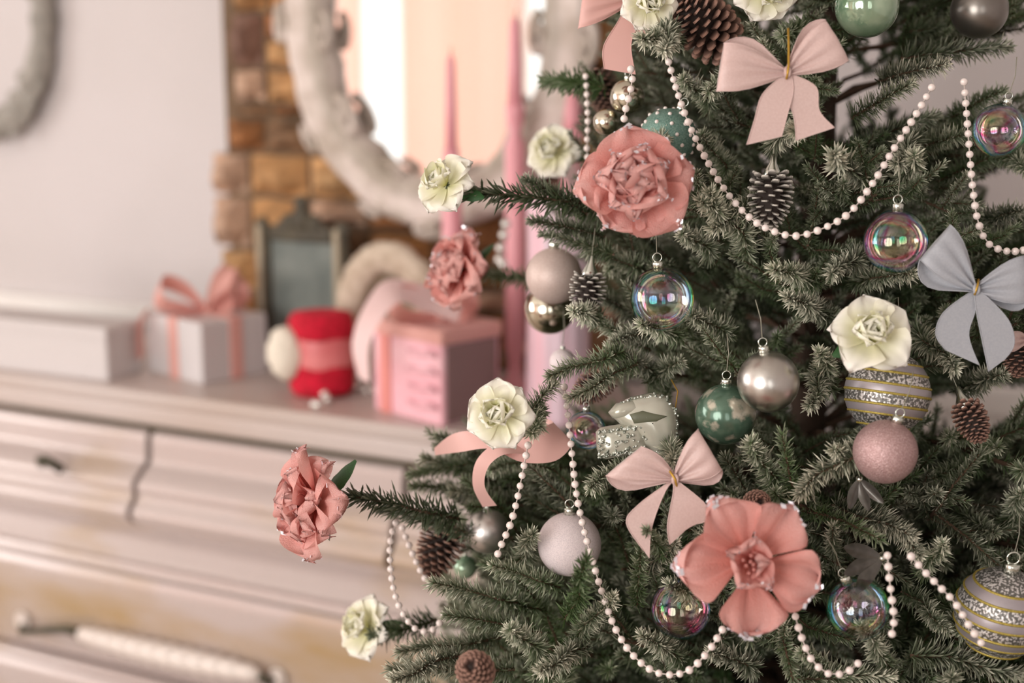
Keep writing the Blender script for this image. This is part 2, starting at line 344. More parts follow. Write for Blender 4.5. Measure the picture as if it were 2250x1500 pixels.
# ------------------------------------------------------------------ dresser
DA0, DA1 = -2.56, -.89; gaps = [rc(onD(330, 1050, 0.01)).x - .538*1, rc(onD(330, 1050, 0.01)).x, rc(onD(890, 1050, .01)).x]
dr = empty('dresser', room(DA0, FB, 0), (0, 0, RZ), label='whitewashed cream dresser with worn gold edges and bowed drawers carrying the gifts', cat='dresser')
Ld = DA1-DA0; Dd = .46
def prof(pts, x0, x1, mi=0, back=.40, mb=None):
    # pts: (out, z) list top to bottom; extruded along x with a flat back
    b = mb or MB(); n = len(pts)
    ring = [(-o, z) for (o, z) in pts] + [(back, pts[-1][1]), (back, pts[0][1])]
    vs = [(x0, y, z) for (y, z) in ring] + [(x1, y, z) for (y, z) in ring]; m = len(ring)
    fs = [(i, (i+1) % m, m+(i+1) % m, m+i) for i in range(m)] + [tuple(range(m-1, -1, -1)), tuple(range(m, 2*m))]
    return b.add(vs, fs, mi)
T = TOPZ
top = prof([(-.004, T), (0, T-.004), (.004, T-.012), (.002, T-.022), (-.004, T-.030), (-.002, T-.040), (.004, T-.046), (.004, T-.056), (-.004, T-.062)], -.02, Ld+.02, back=Dd)
o = mk('top', top, M['creamtop'], dr, smooth=False)
# carcass
mk('carcass', MB().box(.01, Ld-.01, .035, Dd-.01, .08, T-.062), M['dark'], dr, smooth=False)
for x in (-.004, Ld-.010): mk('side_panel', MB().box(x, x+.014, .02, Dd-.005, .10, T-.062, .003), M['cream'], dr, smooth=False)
xs = [0.0] + [g-DA0 for g in gaps] + [Ld]
def ogee(z0, z1, mx, n=34):
    pts = []
    for i in range(n+1):
        t = i/n; o = float(np.interp(t, [0, .05, .30, .38, .46, .52, .58, .64, .72, .80, .88, .94, 1], [-.02, -.012, -.008, .014, .032, .036, .030, .038, .052, .052, .034, .006, -.030]))
        pts.append((o, z0+(z1-z0)*t))
    return pts
zA = T-.079; zB = T-.268
drawer_m = M['cream']
for k in range(4):
    d = mk('drawer', prof([(o, z) for (o, z) in ogee(zA, zB, .06)], xs[k]+.007, xs[k+1]-.007, back=.03), drawer_m, dr, smooth=True); autosmooth(d, 50)
    xc = (xs[k]+xs[k+1])/2
    if k in (1, 2):
        hp = MB(); hx = rc(onD(*((118, 1030) if k == 1 else (668, 1110)), -.04)).x - DA0
        hp.tube([(hx-.024, -.045, T-.155), (hx-.014, -.06, T-.140), (hx+.002, -.064, T-.137), (hx+.018, -.06, T-.144), (hx+.026, -.045, T-.160)], .0085, 8)
        mk('drawer_handle', hp, M['bronze'], d)
def rail(z0, z1, out, nm='rail'):
    mk(nm, prof([(out-.008, z0), (out, z0-.008), (out, z1+.008), (out-.008, z1)], 0, Ld, back=.03), M['cream'], dr, smooth=False)
z1 = T-.268
mk('rail', prof([(-.035, z1), (-.034, z1-.014), (-.012, z1-.045), (.0, z1-.06), (.004, z1-.065)], 0, Ld, back=.05), M['cream'], dr, smooth=False)
z2 = z1-.065
mk('moulding', prof([(.006, z2), (.014, z2-.004), (.016, z2-.010), (.010, z2-.014), (.013, z2-.019), (.010, z2-.024), (.002, z2-.028)], -.006, Ld+.006, back=.03), M['cream'], dr, smooth=False)
z3 = z2-.028
def bigdrawer(z0, z1, handle):
    d = mk('drawer', prof([(-.006, z0-.003), (.002, z0-.012), (.004, z0-.03), (.008, (z0+z1)/2), (.004, z1+.03), (.002, z1+.012), (-.006, z1+.003)], .012, Ld-.012, back=.03), drawer_m, dr, smooth=True); autosmooth(d, 50)
    if handle:
        def hp(u, v, D=-.035): p = rc(onD(u, v, D)); return (p.x-DA0, p.y-FB, p.z)
        a = hp(172, 1390); b = hp(572, 1482); a0 = hp(52, 1362, -.01); b0 = hp(612, 1487, -.01)
        dz = handle-1
        sh = lambda p: (p[0], p[1], p[2]+dz)
        g = MB(); n = 60; pts = []; rr = []
        for i in range(n+1):
            t = i/n; pts.append([a[j]+(b[j]-a[j])*t for j in range(3)]); e = math.sin(PI*t)**.35
            rr.append((.006 + .0165*e)*(1+.10*math.sin(t*n*1.25))); pts[-1][2] += dz - .004*math.sin(PI*t)
        g.tube(pts, rr, 12); mk('handle_grip', g, M['porcelain'], d)
        h = MB(); h.tube([sh(a0), sh((a0[0]+.01, a0[1]-.02, a0[2]-.016)), sh((a[0]-.03, a[1], a[2]+.002)), sh(a)], [.005, .006, .008, .0105], 8); mk('handle_bracket', h, M['bronze'], d); h = MB()
        h.tube([sh(b0), sh((b0[0]-.01, b0[1]-.02, b0[2]-.006)), sh(b)], [.005, .007, .0105], 8); mk('handle_bracket', h, M['bronze'], d)
        for q in (a0, b0):
            rm = MB(); rm.sphere(.012, (q[0], q[1]-.004, q[2]+dz), 12, 8, sc=(1, .5, 1)); rm.tube([(q[0]+.016*math.cos(x), q[1]-.004, q[2]+dz+.016*math.sin(x)) for x in np.linspace(0, 2*PI, 12, endpoint=False)], .003, 6, closed=True)
            mk('rosette', rm, M['porcelain'], d)
bigdrawer(z3, z3-.205, 1.0); z4 = z3-.205
mk('moulding', prof([(.006, z4), (.014, z4-.004), (.016, z4-.010), (.010, z4-.014), (.002, z4-.024)], -.006, Ld+.006, back=.03), M['cream'], dr, smooth=False)
bigdrawer(z4-.024, .14, .77)
pl = MB(); pl.box(0, Ld, .0, Dd-.01, .10, .14, .006); mk('plinth', pl, M['cream'], dr, smooth=False)
for x in (.03, Ld-.09):
    for y in (.02, Dd-.08): mk('foot', MB().lathe([(.0, .10), (.03, .10), (.034, .07), (.022, .04), (.03, .015), (.02, 0), (0, 0)], 12, at=(x+.03, y+.03, 0)), M['cream'], dr)

# ------------------------------------------------------------------ mirror on the pillar
mc = onD(958, 55, .43)
mir = empty('mirror', mc, (0, 0, RZ), label='large oval mirror in a carved cream frame leaning against the stone pillar', cat='mirror')
zc = (mc).dot(Vector((0, 0, 0)))
zd = 1/F*((mc-Vector((0, 0, CH))).dot(CF))            # metres per pixel there
fore = 1/abs(AX.dot(CX))                              # foreshortening of the wall
ia, ib = 262*zd*fore*.94, 338*zd; 
g = MB(); n = 64
g.add([(0, 0, 0)] + [((ia+.02)*math.cos(2*PI*i/n), 0, (ib+.02)*math.sin(2*PI*i/n)) for i in range(n)], [(0, 1+(i+1) % n, 1+i) for i in range(n)])
mk('glass', g, M['mirror'], mir, smooth=False)
g = MB(); n = 160; m = 16; vs = []; cs = []
fw = .088
for i in range(n):
    t = 2*PI*i/n; ct, st = math.cos(t), math.sin(t); nx, nz = ct/ia, st/ib; l = math.hypot(nx, nz); nx /= l; nz /= l
    lob = abs(math.sin(t*4.5+.4))**.6; rip = .4*math.sin(t*36)
    for j in range(m):
        q = 2*PI*j/m; r = .5+.5*math.cos(q)              # 0 inner .. 1 outer
        wv = fw*(1+.10*lob); out = r*wv - .016*(1-lob)*(r < .3)
        hgt = .030*math.sin(q)*(1+.25*math.sin(r*PI*3)) + .004*rip*(math.sin(q) > 0)
        vs.append((ct*ia+nx*out, -hgt-.012, st*ib+nz*out)); cs.append(min(1, max(0, .9-2.2*abs(r-.22)*1.6)) if math.sin(q) > 0 else 0)
g.add(vs, [(i*m+j, i*m+(j+1) % m, ((i+1) % n)*m+(j+1) % m, ((i+1) % n)*m+j) for i in range(n) for j in range(m)], 0, cs)
mk('frame', g, M['frame'], mir)
def scroll(t, side, size, flip):
    ct, st = math.cos(t), math.sin(t); nx, nz = ct/ia, st/ib; l = math.hypot(nx, nz); nx /= l; nz /= l; tx, tz = -nz*flip, nx*flip
    off = (-.004 if side < 0 else fw+.004); px, pz = ct*ia+nx*off, st*ib+nz*off; s = MB(); pts = []; rr = []
    for k in range(22):
        a = k/21*PI*2.6; rad = size*(1-k/26); x = rad*math.cos(a)-size*.3; y = rad*math.sin(a)
        pts.append((px+tx*x*1.6+nx*y*.6*side, -.030-.012*(k/21), pz+tz*x*1.6+nz*y*.6*side)); rr.append(size*(.42-.22*k/21))
    s.tube(pts, rr, 8, c=.35); mk('scroll', s, M['frame'], mir)
for t, side, sz in ((3.15, -1, .024), (3.75, -1, .028), (4.35, -1, .016), (5.0, -1, .018), (5.7, -1, .024), (6.25, -1, .026), (.5, -1, .022), (1.2, -1, .02), (1.9, -1, .02), (2.6, -1, .024),
                    (3.1, 1, .026), (3.75, 1, .020), (4.3, 1, .018), (4.75, 1, .026), (5.3, 1, .020), (5.8, 1, .020), (6.2, 1, .026), (.6, 1, .022), (1.57, 1, .04), (2.5, 1, .022)):
    scroll(t, side, sz, 1 if (t > 4.7 or t < 1.57) else -1)

# grey ornate oval frame on the plain wall
wc = onD(-22, 20, .585)
wf2 = empty('wall_frame', wc, (0, 0, RZ), label='grey carved oval frame hanging on the white wall', cat='picture frame')
k = 1/F*((wc-Vector((0, 0, CH))).dot(CF)); ea, eb = 150*k*fore, 255*k
g = MB(); pts = [(ea*math.cos(t), -.014, eb*math.sin(t)) for t in np.linspace(0, 2*PI, 72, endpoint=False)]
g.tube(pts, [.025+.009*abs(math.sin(i*.5)) for i in range(72)], 10, closed=True, c=.8); mk('frame', g, mat('grey_carved_frame', (168, 162, 154), .6, rgb2=(140, 136, 128), scale=25), wf2)
for t in (5.1, 5.35, 5.6, 4.71, 1.57, 3.9, 4.3, .2, 2.9):
    s = MB(); x, z = ea*math.cos(t), eb*math.sin(t)
    for q in range(5):
        a = q*1.26; s.sphere(.016, (x+.026*math.cos(a), -.03, z+.026*math.sin(a)), 8, 6, sc=(1.2, .6, 1.2))
    s.sphere(.018, (x, -.038, z), 8, 6, sc=(1, .7, 1)); setp(mk('carved_flower', s, bpy.data.materials['grey_carved_frame'], wf2), kind='stuff')
mk('inner_panel', MB().add([(0, -.004, 0)]+[(ea*math.cos(t), -.004, eb*math.sin(t)) for t in np.linspace(0, 2*PI, 48, endpoint=False)], [(0, 1+(i+1) % 48, 1+i) for i in range(48)]), M['wall'], wf2)

# ------------------------------------------------------------------ things on the dresser
def base(u, v): p = onz(u, v); p.z = TOPZ; return p
def mpp(p): return ((p-Vector((0, 0, CH))).dot(CF))/F
def boxthing(name, uf, vf, wl, wr, h, rot, m1, m2=None, **kw):
    """box whose near corner stands at a pixel of the dresser top; wl, wr side lengths in m; rot world angle of the right-hand side"""
    p = base(uf, vf); e = empty(name, p, (0, 0, rot), **kw)     # local: right side runs +x, left side runs +y
    b = MB().box(0, wr, 0, wl, 0, h, .003); mk('box', b, m1, e, smooth=False)
    return e, p
def loop_strip(pts, halves, mb, nt=8, pinch=None, mi=0):
    """ribbon: centre points and half width vectors, Catmull-Rom between them"""
    P_ = [Vector(p) for p in pts]; H = [Vector(h) for h in halves]
    def cr(A, t):
        n = len(A)-1; x = t*n; i = min(int(x), n-1); f = x-i; a = A[max(i-1, 0)]; b = A[i]; c = A[i+1]; d = A[min(i+2, n)]
        return .5*((2*b)+(c-a)*f+(2*a-5*b+4*c-d)*f*f+(3*b-a-3*c+d)*f**3)
    ns = (len(P_)-1)*6
    mb.grid(lambda u, v: cr(P_, u) + cr(H, u)*(2*v-1), ns, nt, mi); return mb

# silver gift with pink ribbon
gs, p = boxthing('gift_box', 445, 846, .180, .155, .118, R(47), M['silverbox'], label='silver-white gift box tied with a pink ribbon and bow on the dresser', cat='gift')
b = MB(); b.box(.065, .095, -.002, .182, -.0, .1205, .001); b.box(-.002, .157, .075, .105, 0, .120, .001); setp(mk('ribbon_band', b, M['pinkribbon'], gs, smooth=False), kind='stuff')
def box_bow(par, c, s, m, tails=True):
    for nm, dx, dy in (('bow_loop', -1, .3), ('bow_loop', 1, .2), ('bow_loop', .4, -.5)):
        b = MB(); e = Vector((dx, dy, 0))*s; pw = Vector((-dy, dx, 0)).normalized()*s*.30 + Vector((0, 0, s*.2))
        loop_strip([(0, 0, 0), e*.5+Vector((0, 0, s*.55)), e+Vector((0, 0, s*.75)), e*1.05+Vector((0, 0, s*.3)), e*.5+Vector((0, 0, .08*s)), (0, 0, 0)], [pw*.3, pw*.9, pw, pw, pw*.8, pw*.3], b)
        o = mk(nm, b, m, par); o.location = c
    o = mk('bow_knot', MB().sphere(s*.16, n=10, m=6), m, par); o.location = c
box_bow(gs, (.08, .09, .121), .085, M['pinkribbon'])
b = MB(); loop_strip([(.08, .09, .122), (.02, .15, .135), (-.012, .175, .11), (-.02, .175, .03)], [(.014, .01, 0)]*4, b); mk('ribbon_tail', b, M['pinkribbon'], gs)

# white box at the back left
e, p = boxthing('white_box', -110, 797, .10, .405, .100, RZ+.03, M['whitebox'], label='long plain white box standing at the dresser edge beside the white wall', cat='box')
mk('lid', MB().box(-.003, .408, -.003, .103, .08, .103, .002), M['whitebox'], e, smooth=False)

# red heart shaped plush tub with pompom
p = base(686, 873); rt = empty('plush_box', p + BX*.035, (0, 0, RZ), label='round red plush box with a pink satin band and a cream pompom', cat='gift box')
mz = mpp(p); rr = 71*mz
wob = lambda a, k: .02*math.sin(5*a+k)
mk('box', MB().lathe([(0, 0), (rr*.85, .002), (rr, .012), (rr*1.02, .03), (rr, .058), (rr*.98, .06), (0, .06)], 36, off=wob), M['red'], rt)
mk('satin_band', MB().lathe([(rr*.99, .055), (rr*1.01, .062), (rr*1.01, .105), (rr*.99, .112)], 36), M['pinkband'], rt)
mk('lid', MB().lathe([(0, .108), (rr, .108), (rr*1.03, .118), (rr*1.02, .136), (rr*.9, .150), (rr*.5, .154), (0, .152)], 36, off=wob), M['red'], rt)
pm = MB(); 
def fz(a, b_): return .9+.2*rng.rand()
s = MB().sphere(.048, n=18, m=12); s.v = [tuple(Vector(v)*(.93+.14*rng.rand())) for v in s.v]
d = Vector((-.062, -.03, 0)); o = mk('pompom', s, M['pompom'], rt); o.location = (d.dot(AX), d.dot(BX), .082); o.scale = (.75, .6, 1)

# pink gift box
gp, p = boxthing('pink_gift_box', 972, 937, .178, .135, .155, R(45), M['pinkbox'], label='tall pink gift box under the tree branches with an orange-pink ribbon on its lid', cat='gift')
mk('lid', MB().box(-.004, .139, -.004, .182, .138, .162, .003), M['pinkribbon'], gp, smooth=False)
mk('side_panel', MB().box(.010, .125, -.0025, 0, .004, .136, .001), M['pinkbox_shade'], gp, smooth=False)  # panel darkens the right face: shade put into the colour
b = MB(); b.box(-.0035, 0, .130, .158, 0, .138, .001); mk('ribbon_band', b, mat('coral_ribbon', (222, 140, 132), .4), gp, smooth=False)
for zz in (.03, .06, .09, .12):
    b = MB(); b.tube([(-.004, .01, zz), (-.008, .03, zz+.004), (-.005, .055, zz-.003), (-.004, .08, zz)], .005, 6); mk('fold', b, M['pinkbox'], gp)
box_bow(gp, (.065, .075, .163), .075, M['pinkribbon'])
# pale satin ribbon arching beside it
def ribbon_px(name, pts, m, par=None, D=None, **kw):
    """pts: (u, v, z, hu, hv, hz) half width in pixels (hz metres)"""
    o0 = P(*pts[0][:3]); c = []; h = []
    for (u, v, z, hu, hv, hz) in pts:
        c.append(P(u, v, z)-o0); h.append(CX*(hu*z/F) - CU*(hv*z/F) - CF*hz)
    return mk(name, loop_strip(c, h, MB()), m, par, loc=o0 if par is None else None, **kw)
Z1 = 2.34
setp(ribbon_px('satin_ribbon', [(800, 835, Z1, 14, 6, .01), (792, 760, Z1, 20, 4, .01), (818, 690, Z1, 24, 10, .015), (862, 640, Z1+.02, 20, 24, .02), (920, 650, Z1+.04, 4, 30, .02), (965, 668, Z1+.05, 2, 26, .02), (1010, 690, Z1+.04, -4, 18, .02)], mat('pale_pink_satin_ribbon', (234, 204, 202), .4, trans=.15)), 'pale pink satin ribbon looping down beside the pink gift box', 'ribbon')
# silver beads lying on the dresser
bm = MB().sphere(.008, n=10, m=6).mesh('bead', M['crystal'])
bs = empty('bead_string', base(740, 890), label='string of shiny clear beads lying between plush box and pink gift', cat='beads')
for i in range(22):
    t = i/21; q = base(692+150*t, 897-46*math.sin(t*2.6)+14*math.sin(i*2.1)) - bs.location; link('bead', bm, bs, loc=(q.x, q.y, .008+.004*(i % 2)))

# black photo frame
p = onD(668, 730, .34); 
u0, u1 = 572, 768
A = rc(onD(u0, 600, .34)); B = rc(onD(u1, 600, .34)); zt_, zb_ = rc(onD(670, 498, .34)).z, TOPZ
fr = empty('photo_frame', room((A.x+B.x)/2, A.y, TOPZ), (0, 0, RZ), label='dark antique photo frame with a crest, standing against the stone pillar', cat='photo frame')
W2 = (B.x-A.x)/2; Hh = zt_-zb_; t = .030
for (x0, x1, z0, z1) in ((-W2, -W2+t, 0, Hh), (W2-t, W2, 0, Hh), (-W2+t, W2-t, Hh-t, Hh), (-W2+t, W2-t, 0, t)):
    b = MB(); b.box(x0, x1, -.012, .012, z0, z1, .006, c=.1); 
    if x1-x0 < z1-z0: b.box((x0+x1)/2-.012, (x0+x1)/2+.002, -.018, -.010, z0, z1, .002, c=1)
    mk('frame_rail', b, M['iron'], fr, smooth=False)
b = MB()
for i, (x, z, r) in enumerate(((0, Hh+.014, .024), (-.030, Hh+.006, .018), (.030, Hh+.006, .018), (0, Hh+.044, .017), (-W2+.012, Hh-.004, .018), (W2-.012, Hh-.004, .018), (-.05, Hh, .010), (.05, Hh, .010))):
    b = MB(); b.sphere(r, (x, -.004, z), 10, 8, sc=(1, .6, 1.1), c=.1); mk('crest_knob', b, M['iron'], fr)
mk('print', MB().box(-W2+t, W2-t, -.002, .004, t, Hh-t, 0), M['photo'], fr, smooth=False)
mk('print_figure', MB().box(-.028, .03, -.004, -.002, t+.03, t+.062, .001), M['photodark'], fr, smooth=False)

# cream plush oval frame
pc = onD(856, 660, .24); ov = empty('oval_frame', Vector((pc.x, pc.y, TOPZ)), (0, 0, RZ), label='cream plush oval frame standing behind the pale pink ribbon', cat='photo frame')
k = mpp(pc); oa, ob = 92*k*fore, 128*k; hc = ob+.028
g = MB(); pts = [(oa*math.cos(t), 0, hc+ob*math.sin(t)) for t in np.linspace(0, 2*PI, 56, endpoint=False)]
g.tube(pts, .030, 12, closed=True); g.v = [(x+.002*rng.randn(), y*.6+.002*rng.randn(), z+.002*rng.randn()) for x, y, z in g.v]; mk('frame', g, M['shaggy'], ov)
mk('inner_panel', MB().add([(0, .01, hc)]+[(oa*.9*math.cos(t), .01, hc+ob*.9*math.sin(t)) for t in np.linspace(0, 2*PI, 40, endpoint=False)], [(0, 1+(i+1) % 40, 1+i) for i in range(40)]), mat('olive_picture', (118, 104, 84), .5, rgb2=(150, 134, 108), scale=12), ov)

# candles
def candle(u, vt, vb, D, r, label, sr=.018):
    p = onD(u, vt, D); pb = Vector((p.x, p.y, TOPZ)); h = p.z - TOPZ
    e = empty('taper_candle', pb, (0, 0, RZ), label=label, cat='candle', group='pink taper candles')
    hs_ = onD(u, vb, D).z - TOPZ
    mk('wax', MB().lathe([(0, hs_), (r, hs_), (r*.95, hs_+(h-hs_)*.5), (r*.75, h-.02), (r*.5, h-.005), (0, h)], 16), M['candle'], e)
    mk('wick', MB().tube([(0, 0, h-.002), (.002, 0, h+.012)], .001, 5), M['conedark'], e)
    mk('candlestick', MB().lathe([(0, 0), (.035, 0), (.036, .008), (sr*.9, .02), (sr*.7, .05), (sr, .08), (sr*1.05, hs_-.06), (sr*.6, hs_-.04), (sr*.9, hs_-.015), (r+.004, hs_), (r+.004, hs_+.015), (r, hs_+.015)], 20), M['candle'], e)
candle(990, 118, 345, .30, .0105, 'slim pink candle in front of the mirror, directly above the white rose')
candle(1132, 36, 245, .33, .0135, 'tall pink candle reaching highest in front of the mirror')
candle(1258, 200, 300, .37, .016, 'thick pink candle seen behind the hanging pearl strings')
# tall pale pink satin cylinder
p = base(1192, 938); tc_ = empty('pink_vase', p + BX*.06, (0, 0, RZ), label='tall pale pink fluted vase on the dresser, partly behind the tree', cat='vase')
k = mpp(p+BX*.07); ht = (938-450)*k
mk('body', MB().lathe([(0, 0), (.052, 0), (.054, .01), (.050, ht*.5), (.052, ht*.95), (.056, ht), (.05, ht-.004), (.046, ht*.5), (0, .02)], 48, off=lambda a, q: .03*math.cos(12*a)), M['pinkcyl'], tc_)
e2 = MB(); loop_strip([(-.03, 0, 0), (-.05, -.02, .05), (-.02, -.03, .09), (.03, -.02, .06), (.02, 0, .0)], [(.0, .02, .01)]*5, e2); o = mk('ribbon', e2, bpy.data.materials['pale_pink_satin_ribbon'], tc_); o.location = (0, 0, ht-.02)
# bright beads on a cord hung by the vase (bokeh dots)
cb = empty('bead_chain', P(1105, 500, 2.3), label='short chain of clear crystal beads hanging beside the vase', cat='beads')
for i, (u, v) in enumerate(((1107, 516), (1100, 545), (1098, 570), (1106, 580), (1112, 492))):
    q = P(u, v, 2.3) - cb.location; link('bead', bm, cb, loc=q)
mk('cord', MB().tube([P(u, v, 2.3)-cb.location for u, v in ((1125, 440), (1112, 492), (1107, 516), (1100, 545), (1098, 570), (1106, 580))], .0008, 5), M['thread'], cb)

# ------------------------------------------------------------------ the tree
TX, TY = .375, 1.75
def rad(h): return .285 + (1.57-h)*.30
def surf(u, v, off=0.0):
    r = ray(u, v); o = Vector((0, 0, CH))
    for i in range(300):
        z = .95 + i*.005; p = o + r*z
        if math.hypot(p.x-TX, p.y-TY) < rad(p.z): return z - off
    return 1.62 - off

def twig(mb, pts, n, ln, frost, stemr=.0016, rngs=None, b0=66, b1=30, nr=.00062):
    """bottle brush: stem through pts with n needles"""
    Q = np.array([tuple(p) for p in pts]); seg = np.linalg.norm(np.diff(Q, axis=0), axis=1); cum = np.concatenate([[0], np.cumsum(seg)]); Ltot = cum[-1]
    mb.tube(pts, [stemr*(1-.5*i/(len(pts)-1)) for i in range(len(pts))], 5, mi=1, cap=False)
    vs = []; fs = []; cs = []
    for i in range(n):
        s = (i+.5)/n; d = s*Ltot; k = min(np.searchsorted(cum, d)-1, len(seg)-1); k = max(k, 0); f = (d-cum[k])/seg[k]
        p = Q[k]+(Q[k+1]-Q[k])*f; t = (Q[k+1]-Q[k])/seg[k]
        a = i*2.39996 + rng.rand()*.6; o1 = np.cross(t, (0.31, .2, .93)); o1 /= np.linalg.norm(o1); o2 = np.cross(t, o1)
        be = R(b0+(b1-b0)*s**1.5 + 14*rng.randn()); rd = o1*math.cos(a)+o2*math.sin(a)
        dr_ = t*math.cos(be)+rd*math.sin(be); l = ln*(.75+.4*rng.rand())*(1-.25*s**3)
        dr_ = dr_ + np.array((0, 0, .12*rng.randn())); sd = np.cross(dr_, rd+.3*rng.randn(3)); sd /= (np.linalg.norm(sd)+1e-9); up = np.cross(sd, dr_)
        b = len(vs)
        for (q, w_) in ((0, nr*.6), (.7, nr)):
            c = p + dr_*l*q
            for ang in (0, 2.094, 4.189): vs.append(tuple(c + sd*w_*math.cos(ang)*1.3 + up*w_*math.sin(ang)*.8))
        vs.append(tuple(p + dr_*l))
        fr_ = frost*(.25+.75*s)*(.2+1.0*rng.rand()); cs += [fr_*.06]*3 + [min(1, fr_*.95)]*3 + [min(1, fr_*1.7)]
        for j in range(3):
            fs.append((b+j, b+(j+1) % 3, b+3+(j+1) % 3, b+3+j)); fs.append((b+3+j, b+3+(j+1) % 3, b+6))
    mb.add(vs, fs, 0, cs)
TWP = []                                           # twig sample points of each bough variant, for keeping ornaments clear
def make_bough(L, ntw, frost):
    mb = MB(); samp = []
    main = [Vector((0, 0, 0))]; 
    for i in range(1, 7): t = i/6; main.append(Vector((L*t, .012*rng.randn()*t, .05*L*math.sin(t*2.2) + .006*rng.randn())))
    def at(t): x = t*6; i = min(int(x), 5); return main[i].lerp(main[i+1], x-i)
    mb.tube(main, [.0042*(1-.6*i/6) for i in range(7)], 6, mi=1)
    twig(mb, [at(.35), at(.55), at(.78), at(1.0)], 210, .0135, frost*.5)
    samp += [at(x) for x in (.8, .9, 1)]
    for i in range(ntw):
        t = .30 + .70*(i+.3)/ntw; p = at(min(t, 1)); sgn = 1 if i % 2 else -1
        a = sgn*R(38+16*rng.rand())*(1 if t < .93 else .5); ln = (.115-.035*t)*(.75+.5*rng.rand()); e = R(-8+32*rng.rand()) + (.5 if i % 5 == 2 else 0)
        d = Vector((math.cos(a)*math.cos(e), math.sin(a)*math.cos(e), math.sin(e)))
        q1 = p + d*ln*.5 + Vector((0, 0, .004*rng.randn())); q2 = p + d*ln + Vector((.01, 0, .008*rng.randn()+.004))
        twig(mb, [p, q1, q2], int(ln*2300), .0128, frost*(.35+.75*rng.rand())*(.5+.5*t)); samp += [q1, (q1+q2)/2, q2]
        if ln > .09:                                # forked tip
            a2 = a - sgn*R(35); d2 = Vector((math.cos(a2), math.sin(a2), .2)).normalized(); q3 = q1 + d2*ln*.5
            twig(mb, [q1, (q1+q3)/2, q3], int(ln*1200), .0125, frost*(.35+.6*rng.rand())); samp += [q3]
    return mb.mesh('branch', [M['needle'], M['bark']], smooth=False), np.array([tuple(x) for x in samp])
BV = [make_bough(.40, 13, .45+.12*i) for i in range(5)]
SP = []
for k in range(5):
    mb = MB(); twig(mb, [Vector((0, 0, 0)), Vector((.35, .012*rng.randn()*4, .02)), Vector((.7, .03*rng.randn(), .03)), Vector((1, .05*rng.randn(), .03))], (260, 400, 420, 420, 420)[k], (.16, .13, .13, .13, .13)[k], (.2, .5, .8, 1.0, 1.2)[k], stemr=.014, nr=(.0085, .006, .0058, .0058, .0058)[k])
    SP.append(mb.mesh('sprig', [M['needle'], M['bark']], smooth=False))

ORN = []   # (u, v, r_px, z) discs to keep clear; filled before the boughs are placed
tree = empty('christmas_tree', (TX, TY, 0), label='large artificial green Christmas tree with frosted needle tips', cat='Christmas tree')
DEFER = []
def orn(u, v, r, z): ORN.append((u, v, r, z))

def facing(n, up=None):
    """rotation whose local z looks along n (world), local y as upright as possible"""
    n = Vector(n).normalized(); u = Vector(up or (0, 0, 1)); x = u.cross(n)
    if x.length < 1e-4: x = Vector((1, 0, 0))
    x.normalize(); y = n.cross(x); return Matrix((x, y, n)).transposed().to_quaternion()
def camdir(dx, dy, dz=1.0): return CX*dx + CU*dy - CF*dz      # right, up, towards the lens

# --- baubles
capm = MB().lathe([(0, .0062), (.0050, .0062), (.0054, .0054), (.0056, -.001), (0, -.001)], 20, off=lambda a, k: .05*math.cos(10*a) if k in (3,) else 0)
capm = capm.mesh('cap', M['cap']); 
ringm = MB().tube([(.0042*math.cos(t), 0, .0042*math.sin(t)) for t in np.linspace(0, 2*PI, 14, endpoint=False)], .0006, 6, closed=True).mesh('hanging_loop', M['cap'])
SPH = {}
def bauble(name, u, v, rpx, z, m, label, cap=True, tilt=0.0, sx=0.0, thread=.035, keep=1.0, builder=None, group=None):
    p = P(u, v, z); r = rpx*z/F
    rot = Quaternion(CF, R(tilt)) @ Quaternion(CX, R(sx))
    e = empty(name, p, rot, label=label, cat='bauble', group=group)
    if builder: builder(e, r)
    else:
        me = MB().sphere(r, n=48, m=28).mesh('ball', m); link('ball', me, e)
    if cap:
        s = r/.03; link('cap', capm, e, loc=(0, 0, r*.985)).scale = (s, s, s)
        link('hanging_loop', ringm, e, loc=(0, 0, r+.0095*s)).scale = (s, s, s)
        if thread: mk('thread', MB().tube([(0, 0, r+.0135*s), (.002, .004, r+.0135*s+thread*.5), (.001, .012, r+.0135*s+thread)], .00045, 4), M['thread'], e)
    if keep: orn(u, v, rpx*keep, z)
    return e
Z = 1.34
def sz(u, v, off=.03): return surf(u, v, off)
bauble('glass_bauble', 1905, 12, 70, sz(1905, 12), M['green1'], 'mint green marbled glossy bauble at the top of the tree', cap=True)
bauble('metal_bauble', 2152, 22, 62, sz(2152, 22, .0)+.03, M['pewter'], 'dark pewter satin bauble beside the plain wall, high in the tree')
bauble('clear_bauble', 2196, 286, 58, sz(2196, 286), M['iri'][0], 'clear iridescent bauble hanging beside the vertical pearl string', tilt=12)
bauble('clear_bauble', 1968, 530, 70, sz(1968, 530, .05), M['iri'][1], 'clear iridescent bauble touching the grey bow')
bauble('clear_bauble', 1455, 656, 70, sz(1455, 656, .05), M['iri'][2], 'clear iridescent bauble below the round coral flower', tilt=-8)
bauble('matte_bauble', 1217, 606, 62, 1.60, M['rosebeige'], 'rose-beige matte bauble at the edge of the tree')
bauble('mirror_bauble', 1208, 678, 56, 1.66, M['goldmirror'], 'champagne mirror-finish bauble tucked under the rose-beige bauble', keep=.8)
bauble('matte_bauble', 1236, 795, 29, 1.62, M['whitematte'], 'small plain white bauble in front of the pink vase', keep=.8)
bauble('satin_bauble', 1688, 838, 68, sz(1688, 838, .06), M['silver'], 'satin silver bauble resting against the green bauble', tilt=-10)
bauble('painted_bauble', 1594, 910, 67, sz(1594, 910, .02), M['green2'], 'green bauble with silver leaf marks beside the satin silver bauble')
